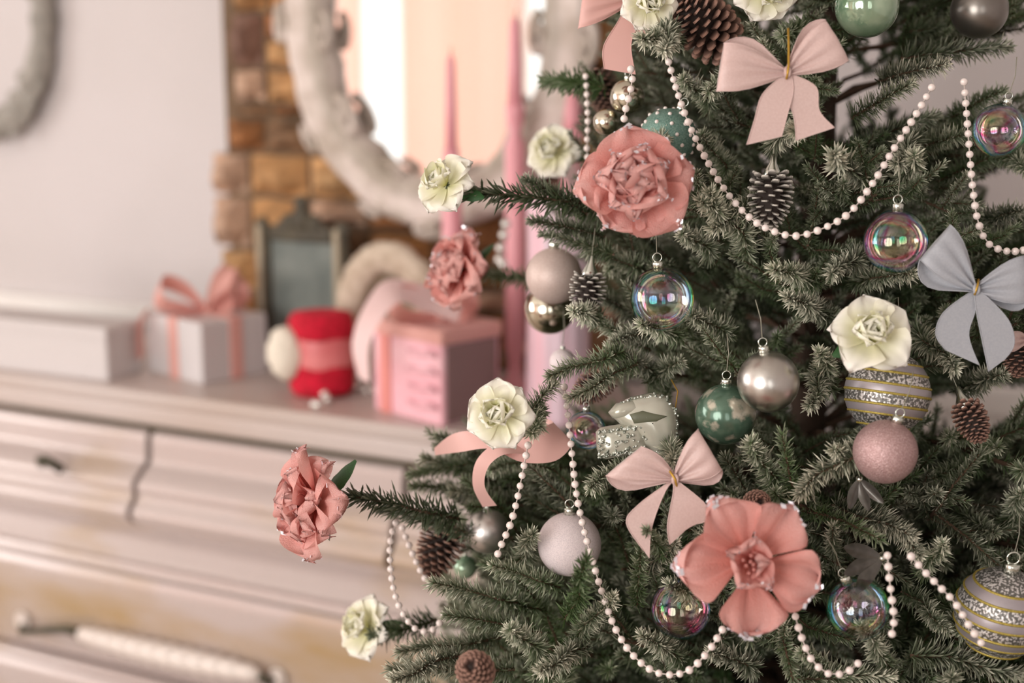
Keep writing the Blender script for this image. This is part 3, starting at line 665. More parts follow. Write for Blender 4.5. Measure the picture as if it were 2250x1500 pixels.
bauble('glitter_bauble', 1945, 992, 70, sz(1945, 992, .06), M['pinkglit'], 'pink glitter bauble hanging below the striped bauble', tilt=18)
bauble('matte_bauble', 1251, 1195, 70, sz(1251, 1195, .03), M['whitematte'], 'white sugar-glitter bauble crossed by a long pearl string')
bauble('satin_bauble', 1070, 1166, 49, 1.56, M['silver2'], 'silver bauble under the curling rose ribbon', keep=.9)
bauble('clear_bauble', 1288, 945, 44, sz(1288, 945)+.03, M['iri'][0], 'small clear iridescent bauble beside the silver glass mitten', keep=.8)
bauble('clear_bauble', 1495, 1338, 66, sz(1495, 1338, .03), M['iri'][1], 'clear iridescent bauble half behind the open coral flower', cap=False)
bauble('clear_bauble', 1885, 1336, 69, sz(1885, 1336, .03), M['iri'][2], 'clear iridescent bauble between two pearl strings low in the tree', tilt=-25)
bauble('glass_bauble', 1022, 1245, 26, 1.68, M['green1'], 'tiny green bauble behind the brown cone', keep=.6)
bauble('mirror_bauble', 1378, 213, 38, 1.52, M['goldmirror'], 'silver mirror-finish bauble above the round coral flower', keep=.9)
bauble('mirror_bauble', 1332, 268, 29, 1.53, M['goldmirror'], 'smaller champagne mirror-finish bauble touching the round coral flower', keep=.9, cap=False)
def spotted(e, r):
    link('ball', MB().sphere(r, n=40, m=24).mesh('ball', M['greenglit']), e)
    d = MB(); 
    for i in range(60):
        zz = 1-2*(i+.5)/60; a = i*2.39996; q = math.sqrt(1-zz*zz); d.sphere(.0022, (r*q*math.cos(a), r*q*math.sin(a), r*zz), 8, 5, sc=(1, 1, 1))
    setp(mk('spots', d, M['pearl'], e), kind='stuff')
bauble('spotted_bauble', 1468, 300, 62, 1.47, None, 'teal glitter bauble with white spots behind the round coral flower', builder=spotted, tilt=25)
def striped(e, r):
    link('ball', MB().sphere(r, n=64, m=40).mesh('ball', M['silverglit']), e)
    for i, t in enumerate((-.80, -.52, -.30, -.02, .20, .48, .70)):
        rr_ = r*math.sqrt(1-t*t)
        mk('gold_rib', MB().tube([(rr_*math.cos(a), rr_*math.sin(a), r*t) for a in np.linspace(0, 2*PI, 56, endpoint=False)], .0014, 6, closed=True), M['goldrib'], e)
    for t in (-.41, .09, .59):
        b = MB(); b.lathe([(r*1.012*math.sqrt(1-(t+x)**2), r*(t+x)) for x in (-.10, -.05, 0, .05, .10)], 56); mk('lilac_band', b, M['lilacband'], e)
bauble('striped_bauble', 1950, 862, 92, sz(1950, 862, .01), None, 'silver glitter bauble with gold ribs under the cream rose', builder=striped, tilt=8, sx=-12, keep=.95)
bauble('striped_bauble', 2200, 1345, 100, sz(2200, 1345, .02), None, 'silver glitter bauble with gold ribs low beside the short pearl string', builder=striped, tilt=6, sx=6)

# --- mitten ornament
def mitten():
    u0, v0 = 1405, 935; z = sz(u0, v0, .03); e = empty('glass_mitten', P(u0, v0, z), CAMROT, label='silver glass mitten ornament with a glittering cuff above the blush bow', cat='ornament'); k = z/F
    orn(1410, 930, 78, z)
    def L(u, v, d=0): return Vector(((u-u0)*k, (v0-v)*k, d))
    def puff(out, T, nm, m, dz=0, lay=6):
        c = Vector((sum(p[0] for p in out)/len(out), sum(p[1] for p in out)/len(out))); b = MB(); vs = []; n = len(out)
        for i in range(-lay, lay+1):
            a = i/lay*PI/2; s = max(math.cos(a)**.7, .02)
            for p in out: q = L(c.x+(p[0]-c.x)*s, c.y+(p[1]-c.y)*s, T*math.sin(a)+dz); vs.append(q)
        fs = [(i*n+j, i*n+(j+1) % n, (i+1)*n+(j+1) % n, (i+1)*n+j) for i in range(2*lay) for j in range(n)]
        b.add(vs, fs); return mk(nm, b, m, e)
    hand = [(1345, 915), (1350, 890), (1385, 872), (1430, 862), (1462, 868), (1484, 895), (1492, 930), (1488, 965), (1470, 990), (1445, 1000), (1415, 985), (1392, 960)]
    puff(hand, .020, 'hand', M['mittglass'])
    thumb = [(1335, 905), (1352, 885), (1390, 878), (1408, 890), (1400, 905), (1370, 918), (1345, 918)]
    puff(thumb, .012, 'thumb', M['mittglass'], .006)
    puff([(1380, 908), (1408, 900), (1462, 912), (1440, 924), (1390, 928)], .004, 'inner_hollow', M['mittdark'], .018)
    cuff = [(1308, 948), (1318, 938), (1400, 924), (1414, 930), (1422, 962), (1424, 985), (1414, 994), (1330, 1008), (1318, 1004), (1310, 985)]
    puff(cuff, .016, 'cuff', M['mittglass'], .004)
    g = MB()
    for i in range(170):
        t = rng.rand(); w_ = rng.rand()
        edge = rng.rand() < .6
        if edge: w_ = .04 + .08*rng.rand() if rng.rand() < .5 else .88+.1*rng.rand()
        u = 1312+104*t; v = 942-14*t + w_*62; g.sphere(.0011+.0008*rng.rand(), L(u, v, .017+.004*math.sin(PI*t)*math.sin(PI*w_)), 6, 4)
    for i in range(90):
        t = i/90*11; j = int(t) % 12; a = Vector(hand[j]); b_ = Vector(hand[(j+1) % 12]); q = a.lerp(b_, t-int(t)); c = Vector((1425, 930)); q = c+(q-c)*(.93)
        g.sphere(.0012+.0006*rng.rand(), L(q.x+3*rng.randn(), q.y+3*rng.randn(), .010), 6, 4)
    setp(mk('glitter', g, M['mittglit'], e), kind='stuff')
    mk('cord', MB().tube([L(1484, 895), L(1492, 860, -.01), L(1480, 835, -.02)], .0007, 5), M['goldwire'], e)
mitten()

# --- pine cones
def cone_mesh(n, m):
    mb = MB(); L = 1.0
    mb.sphere(.27, (0, 0, .5), 10, 8, mi=1, sc=(1, 1, 1.75))
    for i in range(n):
        t = (i+.5)/n; a = i*2.39996; zz = .04+.92*t; rr_ = .30*math.sin(PI*(.16+.78*t))**.8; l = .20*(1-.45*t)+.04
        el = R(-10+75*t); c, s_ = math.cos(a), math.sin(a); out = Vector((c*math.cos(el), s_*math.cos(el), math.sin(el))); tg = Vector((-s_, c, 0)); nn = out.cross(tg) * -1
        p = Vector((c*rr_*.5, s_*rr_*.5, zz-.02)); w_ = .085*(1-.35*t); th = .022
        vs = []
        for (q, ww, tt) in ((0, .45, .5), (.55, 1.0, 1), (.9, .85, 1.5), (1.0, .35, 1.0)):
            cc = p + out*(l+rr_*.35)*q + nn*(.05*q*q)
            for (x, y) in ((-1, -1), (1, -1), (1, 1), (-1, 1)): vs.append(cc + tg*(w_*ww*x) + nn*(th*tt*y*.6))
        fs = [(0, 1, 2, 3), (12, 15, 14, 13)] + [(k*4+j, k*4+4+j, k*4+4+(j+1) % 4, k*4+(j+1) % 4) for k in range(3) for j in range(4)]
        mb.add(vs, fs, 0, [0]*4+[.05]*4+[.55]*4+[1]*4)
    return mb.mesh('scales', [m, M['conedark']], smooth=False)
CM = [cone_mesh(112, M['cone']), cone_mesh(88, M['conew'])]
def cone(u, v, h, dirpx, kind, label, z=None, dz=0.0, cap=False, keep=1.0, off=.03, r=None):
    """cone centred at a pixel, h pixels long, pointing along dirpx (du, dv) with dz towards the lens"""
    z = z or sz(u, v, off); k = z/F; d = camdir(dirpx[0], -dirpx[1], dz).normalized(); s = h*k
    p = P(u, v, z) - d*s*.5; e = empty('pine_cone', p, facing(d, CU if abs(d.dot(CU)) < .9 else CX), label=label, cat='pine cone')
    o = link('scales', CM[kind], e); o.scale = (s, s, s); o['kind'] = 'stuff'
    if cap:
        mk('cap', MB().lathe([(0, -.022), (.003, -.02), (.004, -.012), (.008, -.004), (.010, .004), (.004, .006)], 14), M['cap'], e)
        mk('thread', MB().tube([(0, 0, -.02), (.001, 0, -.05)], .0005, 4), M['thread'], e)
    orn(u, v, h*.42*keep, z); return e
cone(1540, 48, 150, (-.62, -.45), 0, 'big brown pine cone above the pink bow, tip turned outwards', dz=.45)
cone(1692, 440, 112, (-.1, 1), 1, 'frosted pine cone hanging inside the curve of the long pearl string', cap=True, dz=.1)
cone(1290, 650, 92, (-.12, 1), 1, 'frosted pine cone with a silver cap beside the rose-beige bauble', cap=True, z=1.50)
cone(965, 1205, 116, (-.35, .9), 0, 'blurred brown pine cone under the branch of the side-facing coral flower', z=1.60)
cone(1042, 1470, 96, (-.2, -.5), 0, 'brown pine cone at the bottom edge of the picture', dz=1.2, z=1.27, keep=1.3)
cone(2137, 928, 84, (.25, .9), 0, 'brown pine cone below the grey bow', cap=True, dz=.5)
cone(1664, 1106, 70, (0, -.25), 0, 'pine cone seen end on, just above the open coral flower', dz=1.2, off=.045)
cone(2238, 782, 84, (.1, 1), 0, 'dark pine cone at the picture edge below the grey bow')
cone(1322, 200, 86, (.2, 1), 0, 'blurred brown pine cone behind the hanging pearl strings', z=1.66, keep=.6)
cone(1300, 850, 84, (-.7, .5), 0, 'dark pine cone above the small clear bauble', z=1.52, keep=.6)

# --- smoky leaves
def leafshape(mb, L, W, fold=.25, curl=.1, serr=0.0):
    mb.grid(lambda u, v: (W*(2*v-1)*math.sin(PI*min(1, u*.92+.04))**.8*(1+serr*math.sin(u*40)), L*u, -fold*W*abs(2*v-1)*math.sin(PI*u) + curl*L*u*u), 10, 4); return mb
for (u, v, a, s, lab) in ((1888, 1052, 185, 72, 'smoky translucent leaf ornament under the pink glitter bauble'), (1938, 1226, 100, 100, 'smoky translucent leaf ornament above the low clear bauble')):
    z = sz(u, v, .03); e = empty('foil_leaf', P(u, v, z), CAMROT, label=lab, cat='ornament'); k = z/F
    for q in (-28, 8, 38):
        o = mk('leaf', leafshape(MB(), s*k, s*k*.17, .5, .12), M['smoke'], e); o.rotation_euler = (R(12), 0, R(a+q))
    mk('clasp', MB().sphere(.0035, n=10, m=6), M['cap'], e); orn(u, v+25, 30, z)

# --- flowers: every petal is its own part
def petal(W, cup, curl, ruffle, seed, wide=.62, notch=0.0, nx=10, ny=12, deep=1.0, base=.75):
    """unit length petal along +y, opening towards +z"""
    q = np.random.RandomState(seed); ph = q.rand(4)*6; mb = MB()
    def f(u, v):
        t = 2*v-1; s = math.sin(u*PI/2)
        w_ = W*(min(1, s/wide)**base)*(1 if s < wide else math.sqrt(max(0, 1-((s-wide)/(1-wide))**2.05))*.999+.001)
        edge = abs(t)**2*.6 + s**3
        y = s*(1-.10*t*t*s) - notch*(1-abs(t))*s**6
        x = t*w_*(1+.04*math.sin(6*s+ph[0]))
        z = cup*(t*t*w_*1.6 + .9*s*s*.5) - curl*max(0, s-.6)**2*3.2 + ruffle*edge*math.sin(t*5.5+ph[1]+s*3)*.5 + ruffle*.35*s*math.sin(t*11+ph[2])
        return (x, y, z)
    mb.grid(f, ny, nx, 0, lambda u, v: min(1, max(0, deep*(1-math.sin(u*PI/2)**1.3)*(1-.25*abs(2*v-1)))) ); return mb
def flakes(mb, n, seed, m=1):
    """small glitter flakes lying on the petal's rim"""
    q = np.random.RandomState(seed); base_ = list(mb.v)
    for i in range(n):
        j = q.randint(int(len(base_)*.72), len(base_)); p = Vector(base_[j]) + Vector((0, 0, .012)); a = q.rand()*6; s = .025+.045*q.rand()
        if i % 2 and j % 11 not in (0, 1, 9, 10) and j < len(base_)-12: p = Vector(base_[j]).lerp(Vector(base_[j-1]), .5)+Vector((0, 0, .014))
        mb.add([p+Vector((s*math.cos(a+b_), s*math.sin(a+b_)*.6, .006*q.randn())) for b_ in (0, 1.7, 3.1, 4.6)], [(0, 1, 2, 3)], m, 0)
    return mb
mats_c = [M['coral'], M['iriedge']]
PC_out = [flakes(petal(.60, .16, .40, .20, 10+i, .60), 8, i).mesh('petal', mats_c) for i in range(4)]
PC_mid = [flakes(petal(.52, .32, .45, .26, 30+i, .62), 8, i+9).mesh('petal', mats_c) for i in range(4)]
PC_in = [flakes(petal(.50, .60, .25, .42, 50+i, .66), 6, i+19).mesh('petal', mats_c) for i in range(4)]
PM_out = [flakes(petal(.47, .28, .45, .22, 70+i, .66, base=1.1), 14, i+29).mesh('petal', mats_c) for i in range(4)]
PW_out = [petal(.60, .20, .60, .12, 90+i, .62).mesh('petal', [M['whitep']]) for i in range(3)]
PW_in = [petal(.56, .62, .30, .12, 95+i, .68, deep=1.1).mesh('petal', [M['creamp']]) for i in range(3)]
LEAF = leafshape(MB(), 1, .22, .25, -.15, .05).mesh('leaf', M['leafg'])
def put(e, me, phi, el, s, lift=0, roll=0, inset=0, name='petal'):
    """petal rotated to azimuth phi in the flower's plane, raised by el, scaled to s"""
    q = Quaternion((0, 0, 1), phi) @ Quaternion((1, 0, 0), el) @ Quaternion((0, 1, 0), roll)
    d = Quaternion((0, 0, 1), phi) @ Vector((0, inset, 0)); o = link(name, me, e, loc=(d.x, d.y, lift), rot=q); o.scale = (s, s, s); return o
def rr(a, b): return a+(b-a)*rng.rand()
def flower_base(e, s, leaves):
    mk('calyx', MB().lathe([(0, -.28*s), (.03*s, -.27*s), (.05*s, -.15*s), (.14*s, -.04*s), (.16*s, .02*s), (0, .03*s)], 12), M['leafdark'], e)
    for (ph, ls, el) in leaves: put(e, LEAF, R(ph), R(el), ls*s, lift=-.08*s, name='leaf')
def peony(u, v, rpx, z, dirv, label, leaves=(), keep=.8, n=(8, 7, 6), tight=1.0):
    s = rpx*z/F; e = empty('coral_flower', P(u, v, z), facing(dirv, CU), label=label, cat='artificial flower')
    flower_base(e, s, leaves)
    for i in range(n[0]): put(e, PC_out[i % 4], 2*PI*(i+.3*rng.rand())/n[0], R(rr(2, 20))*tight, s*rr(.80, 1.02), inset=.03*s, roll=R(rr(-16, 16)))
    for i in range(n[1]): put(e, PC_mid[i % 4], 2*PI*(i+.5+.3*rng.rand())/n[1], R(rr(28, 48))*tight, s*rr(.68, .80), lift=.05*s, inset=.02*s, roll=R(rr(-20, 20)))
    for i in range(n[2]): put(e, PC_in[i % 4], 2*PI*(i+.2*rng.rand())/n[2], R(rr(52, 70)), s*rr(.48, .62), lift=.08*s, inset=.03*s, roll=R(rr(-35, 35)))
    for i in range(4): put(e, PC_in[(i+1) % 4], 2*PI*(i+.5)/4, R(rr(68, 84)), s*rr(.36, .46), lift=.10*s, inset=.05*s, roll=R(rr(-40, 40)))
    if keep: orn(u, v, rpx*keep, z)
    return e
peony(1394, 408, 134, 1.33, camdir(-.12, .10), 'round coral ruffled flower beside the top pearl strings', leaves=((-62, .75, -5), (-38, .95, -8)), keep=.85)
f = peony(694, 1105, 126, 1.44, camdir(-1, -.05, .62), 'coral flower facing sideways on the tip of a long branch', leaves=((-20, .95, -30), (160, .8, -10)), keep=0)
f = peony(1018, 590, 104, 1.72, camdir(-.85, .25, .55), 'blurred coral flower facing sideways above the pink gift box', leaves=((-20, .8, -20),), keep=0)
# open five-petalled flower
u, v, z = 1648, 1232, 1.27; s = 165*z/F
e = empty('coral_flower', P(u, v, z), CAMROT, label='open coral flower with five big petals and a beaded centre', cat='artificial flower'); flower_base(e, s, ())
for i, (ph, ln) in enumerate(((120, .95), (52, .92), (-20, .98), (-92, 1.0), (184, 1.0))):
    put(e, PM_out[i % 4], R(ph-90), R(6), s*ln, inset=.03*s, roll=R(rr(-12, 12)))
for i, ph in enumerate((88, -55, -125, 155)):
    put(e, PC_mid[i % 4], R(ph-90), R(46), s*.44, lift=.05*s, inset=.03*s)
for i, ph in enumerate((10,)):
    put(e, PC_in[i % 4], R(ph-90), R(66), s*.34, lift=.06*s, inset=.06*s)
st = MB()
for i in range(11):
    a = i*2.4; q = .010*math.sqrt(i/11); st.tube([(0, 0, .02*s), (q*math.cos(a), q*math.sin(a), .018)], .0004, 4); st.sphere(.0022, (q*1.1*math.cos(a), q*1.1*math.sin(a), .019), 8, 6)
setp(mk('stamens', st, mat('rose_stamen', (178, 112, 104), .4), e), kind='stuff'); orn(u, v, 140, z)
def rose(u, v, rpx, z, dirv, label, leaves=(), keep=.8, n_out=7, open_=1.0):
    s = rpx*z/F; e = empty('cream_rose', P(u, v, z), facing(dirv, CU), label=label, cat='artificial flower'); flower_base(e, s, leaves)
    for i in range(n_out): put(e, PW_out[i % 3], 2*PI*(i+.25*rng.rand())/n_out, R(rr(8, 24))*open_, s*rr(.92, 1.02), inset=.02*s, roll=R(rr(-10, 10)))
    for i in range(6): put(e, PW_in[i % 3], 2*PI*(i+.5+.25*rng.rand())/6, R(rr(38, 54)), s*rr(.66, .76), lift=.04*s, inset=.02*s, roll=R(rr(-14, 14)))
    for i in range(5): put(e, PW_in[(i+1) % 3], 2*PI*(i+.25*rng.rand())/5, R(rr(58, 70)), s*rr(.52, .60), lift=.08*s, inset=.05*s, roll=R(rr(-25, 25)))
    for i in range(4): put(e, PW_in[(i+2) % 3], 2*PI*(i+.5)/4, R(rr(74, 84)), s*rr(.40, .48), lift=.09*s, inset=.05*s, roll=R(rr(-30, 30)))
    if keep: orn(u, v, rpx*keep, z)
    return e
rose(982, 408, 76, 1.46, camdir(-.55, .35, .7), 'cream rose on the tip of the branch crossing in front of the mirror', leaves=((-100, 1.1, -20), (-60, .8, -40)), keep=0)
rose(1100, 912, 80, 1.36, camdir(-.25, .1), 'cream rose above the curling rose ribbon', leaves=((-70, .8, -30), (-110, .9, -30)), keep=.9)
rose(1912, 740, 98, sz(1912, 740, .07), camdir(-.1, .35), 'wide open cream rose above the striped bauble', leaves=((115, .9, 0),), keep=.9, n_out=5)
rose(1682, -22, 76, sz(1682, 0, .05), camdir(.1, -.2), 'cream rose cut by the top edge of the picture above the pink bow', keep=.9)
rose(1425, 8, 66, 1.42, camdir(.1, -.1), 'cream rose at the top edge beside the rose-pink bow', keep=.9)
rose(1218, 335, 66, 1.74, camdir(-.5, .2), 'blurred cream rose behind the pearl strings, near the candles', leaves=((-100, 1.0, -10),), keep=.5)
rose(812, 1380, 76, 1.62, camdir(-.7, .3, .6), 'blurred cream rose low on the outermost branch', leaves=((-80, 1.0, -20), (-50, .9, -40)), keep=0)

# --- bows
def bow(u, v, z, m, label, loops, tails, knot=8, wire=True, wpts=None, keep=None):
    p = P(u, v, z); k = z/F; e = empty('bow', p, CAMROT, label=label, cat='bow')
    for (cx, cy, hx, hy, bulge, ox, oy, cz) in loops:            # loop end centre (px, up), half-width vector, bulge, offset of the rear half, depth of end
        pts = []; hv = []
        for i in range(15):
            ph = PI*i/14; q = math.sin(ph)**.8; back = max(0, -math.cos(ph))*math.sin(ph)*2
            c = Vector((cx*q + ox*back, cy*q + oy*back, 0))*k + Vector((0, 0, (bulge*math.sin(2*ph)*.5+cz*q)*k))
            wd = .13+.87*math.sin(PI/2*min(1, q*1.12))**1.1; h = Vector((hx, hy, 0))*k*wd + Vector((0, 0, .06*(hx+hy)*k*q)); pts.append(c); hv.append(h)
        mb = MB(); A = pts; H = hv; n = 14
        def f(a, b, A=A, H=H):
            x = a*14; i = min(int(x), 13); fr_ = x-i; c = A[i].lerp(A[i+1], fr_); h = H[i].lerp(H[i+1], fr_); t = 2*b-1
            near = max(0, 1-math.sin(PI*a)*1.1)
            return c + h*t + Vector((0, 0, (math.cos(t*8.5+a*2)*(7*near+1.2) + 9*(1-t*t)*math.sin(PI*a)*(1 if a < .5 else -1))*k))
        mb.grid(f, 28, 12)
        for b_ in (0, 1): mb.tube([f(i/28, b_) for i in range(29)], .00055, 5)
        mk('loop', mb, m, e)
    for pts_ in tails:                                          # (x, y up, z, hx, hy)
        mb = MB(); loop_strip([Vector((a, b, c))*k for a, b, c, _, _ in pts_], [Vector((d, f_, 0))*k for _, _, _, d, f_ in pts_], mb, 10)
        nn = (len(pts_)-1)*6+1; g0 = list(mb.v)
        for b_ in (0, 10): mb.tube([g0[i*11+b_] for i in range(nn)], .00055, 5)
        mk('tail', mb, m, e)
    mk('knot', MB().tube([Vector((knot*.55*math.cos(t), knot*1.25*math.sin(t), 4+9*abs(math.cos(t))))*k for t in np.linspace(0, 2*PI, 14, endpoint=False)], knot*.5*k, 8, closed=True), m, e)
    w_ = MB(); w_.tube([Vector((x, y, zz))*k for x, y, zz in (wpts or ((-2, -16, 10), (0, 0, 17), (2, 14, 14), (5, 60, 0), (6, 100, -10)))], .0011, 6); mk('gold_tie', w_, M['goldwire'], e)
    for (a, b, r) in (keep or ((0, 0, 40),)): orn(u+a, v-b, r, z)
    return e
bow(1728, 160, 1.31, M['bowpink'], 'blush pink satin bow high on the tree below the cream rose',
    loops=((-146, 12, 8, 52, 26, 22, 20, 0), (112, 72, 26, -44, 24, -14, 8, 0)),
    tails=(((0, -4, 2, 10, 3), (-20, -45, 6, 34, 4), (-36, -100, 10, 36, 6), (-50, -150, 6, 38, 9)), ((4, -4, 0, 10, 0), (30, -40, 5, 34, 8), (44, -90, 2, 28, 6), (62, -136, 8, 42, 14))),
    keep=((-100, 20, 55), (90, 55, 60), (-30, -100, 50), (50, -90, 50)))
bow(1482, 1052, 1.33, M['bowpink'], 'blush pink satin bow between the glass mitten and open coral flower',
    loops=((-112, 40, 38, 32, 22, 6, -24, 0), (78, 66, 26, -44, 30, 10, -18, 0)),
    tails=(((0, 0, 0, 8, 4), (-50, -40, 8, 30, 16), (-78, -100, 6, 28, -4), (-62, -165, 4, 6, -8)), ((4, -4, 8, 8, -4), (32, -42, 14, 36, -14), (26, -96, 6, 42, 6), (14, -122, 2, 24, 22))),
    wpts=((4, -16, 10), (0, 0, 17), (-6, 10, 14), (-20, 30, 0)), keep=((-90, 10, 60), (65, 40, 55), (-60, -90, 45), (20, -70, 50)))
bow(2142, 636, 1.33, M['bowgrey'], 'pale grey satin bow beside the clear bauble',
    loops=((-88, 104, 32, 38, 22, -10, -30, 0), (112, 24, -4, 50, 24, 4, -16, 0)),
    tails=(((0, -4, 0, 8, 0), (-36, -50, 6, 34, 0), (-52, -100, 8, 36, -2), (-28, -150, 4, 36, -16)), ((4, -4, 6, 8, 0), (34, -60, 14, 34, -6), (50, -120, 6, 34, 0), (46, -168, 2, 16, 12))),
    wpts=((-4, -12, 10), (-2, 0, 17), (2, 10, 14), (8, 22, 0)), keep=((-80, 80, 55), (85, 10, 50), (-40, -80, 50), (45, -110, 50)))
bow(1392, -2, 1.46, M['bowpink2'], 'rose-pink bow hanging at the top edge of the tree',
    loops=((-116, -20, 6, 44, 24, 4, 10, 0), (80, 30, 20, -40, 20, 0, 8, 0)),
    tails=(((0, -4, 0, 10, 0), (-12, -50, 6, 22, 0), (-36, -104, 6, 30, 2), (-30, -160, 2, 34, -6)), ((4, -4, 4, 8, 0), (10, -50, 2, 24, -4), (2, -84, 0, 18, -4))), keep=((-60, -30, 50), (-25, -110, 36)))
bow(2262, 745, 1.36, M['bowpink'], 'pale ribbon bow mostly cut off at the picture edge below the grey bow', loops=((-40, -6, 4, 22, 10, 0, 0, 0), (50, 10, 4, 24, 10, 0, 0, 0)), tails=(((0, 0, 0, 6, 0), (10, -40, 2, 14, 0), (14, -70, 0, 14, 0)),), keep=((-20, 0, 25),))
rz = 1.47
e = ribbon_px('curling_ribbon', [(955, 992, rz+.10, 1, 8, 0), (1005, 972, rz+.04, 6, 20, .006), (1075, 966, rz, 4, 18, .012), (1140, 990, rz-.02, 6, 24, .004), (1205, 975, rz-.02, 16, 36, .004), (1236, 948, rz, 20, 20, .012), (1196, 934, rz+.03, 14, 20, .01)], M['bowpink2'])
setp(e, 'rose-pink ribbon curling behind the cream rose', 'ribbon'); orn(1205, 960, 34, rz-.02)
e = ribbon_px('curling_ribbon', [(1150, 985, rz-.02, 3, 10, .01), (1100, 985, rz-.03, 6, 12, .012), (1060, 1018, rz-.02, 13, 6, .012), (1052, 1068, rz, 14, 0, .01), (1076, 1112, rz+.02, 16, -4, .01)], M['bowpink2'])
setp(e, 'narrow rose-pink ribbon end curling down to the blurred silver bauble', 'ribbon'); orn(1056, 1040, 22, rz)

# --- pearl garlands: every pearl is its own part
PEARL = MB().sphere(1.0, n=12, m=8).mesh('pearl', M['pearl'])
def garland(pts, label, rp=.0037, gap=.0101):
    W_ = [P(*p) for p in pts]; e = empty('pearl_garland', W_[0], label=label, cat='garland', group='pearl strings on the tree')
    def cr(t):
        n = len(W_)-1; x = t*n; i = min(int(x), n-1); f = x-i; a = W_[max(i-1, 0)]; b = W_[i]; c = W_[i+1]; d = W_[min(i+2, n)]
        return .5*((2*b)+(c-a)*f+(2*a-5*b+4*c-d)*f*f+(3*b-a-3*c+d)*f**3)
    fine = [cr(i/400) for i in range(401)]; path = [fine[0]-W_[0]]; acc = 0; last = fine[0]; q = []
    for i, p in enumerate(fine):
        if i: acc += (p-last).length
        last = p
        if not i or acc >= gap: 
            o = link('pearl', PEARL, e, loc=p-W_[0]); s = rp*(.94+.12*rng.rand()); o.scale = (s, s, s); path.append(p-W_[0]); acc = 0 if not i else acc-gap
            uu, vv, zz = proj(p); ORN.append((uu, vv, 9, zz))
    mk('string', MB().tube(path, .0007, 5), M['pearlgrey'], e)
def G(pts, off, label, zz=None, **kw): garland([(u, v, (zz if zz else sz(u, v, off))) for u, v in pts], label, **kw)
G([(1452, 84), (1466, 124), (1486, 195), (1512, 268), (1552, 350), (1598, 424), (1650, 480), (1700, 508), (1752, 518), (1812, 500), (1868, 466), (1918, 402), (1962, 330), (2006, 262), (2040, 205), (2056, 175)], .065, 'long pearl string swagging under the high pink bow')
G([(2118, 180), (2123, 240), (2130, 330), (2138, 420), (2150, 490), (2172, 535), (2215, 552), (2260, 548)], .05, 'pearl string dropping straight down above the grey bow')
G([(1240, 850), (1250, 930), (1257, 1000), (1266, 1080), (1280, 1150), (1300, 1225), (1326, 1310), (1352, 1380), (1392, 1440), (1446, 1478), (1506, 1476), (1552, 1436), (1588, 1382)], .085, 'longest pearl string passing in front of the white glitter bauble')
G([(1160, 978), (1150, 1030), (1138, 1090), (1122, 1150), (1102, 1196), (1088, 1232)], 0, 'short pearl string hanging below the cream rose, before the blurred silver bauble', zz=1.40)
G([(880, 1130), (862, 1170), (857, 1220), (864, 1290), (884, 1345), (918, 1384), (956, 1380), (978, 1345)], 0, 'pearl loop hanging from the branch of the side-facing coral flower', zz=1.53)
G([(884, 1160), (900, 1200), (922, 1250), (946, 1290)], 0, 'blurred short pearl strand before the brown cone', zz=1.57)
G([(1742, 1330), (1752, 1370), (1766, 1412), (1786, 1452), (1822, 1480), (1864, 1474), (1902, 1440)], .07, 'pearl string curving down from beneath the open coral flower')
G([(1950, 1220), (1954, 1270), (1960, 1320), (1964, 1365), (1956, 1410)], .085, 'short straight pearl string just beside the low clear bauble')
G([(2002, 1222), (2034, 1258), (2072, 1296), (2100, 1326), (2130, 1375), (2162, 1420)], .08, 'slanting pearl string ending beside the big low striped bauble')
G([(1386, 152), (1390, 170), (1384, 205), (1376, 235), (1370, 270)], 0, 'short pearl strand across the silver mirror-finish bauble', zz=1.42)
G([(1287, 168), (1290, 215), (1292, 270), (1290, 330), (1296, 385)], 0, 'blurred pearl string hanging down beside the thick pink candle', zz=1.60)

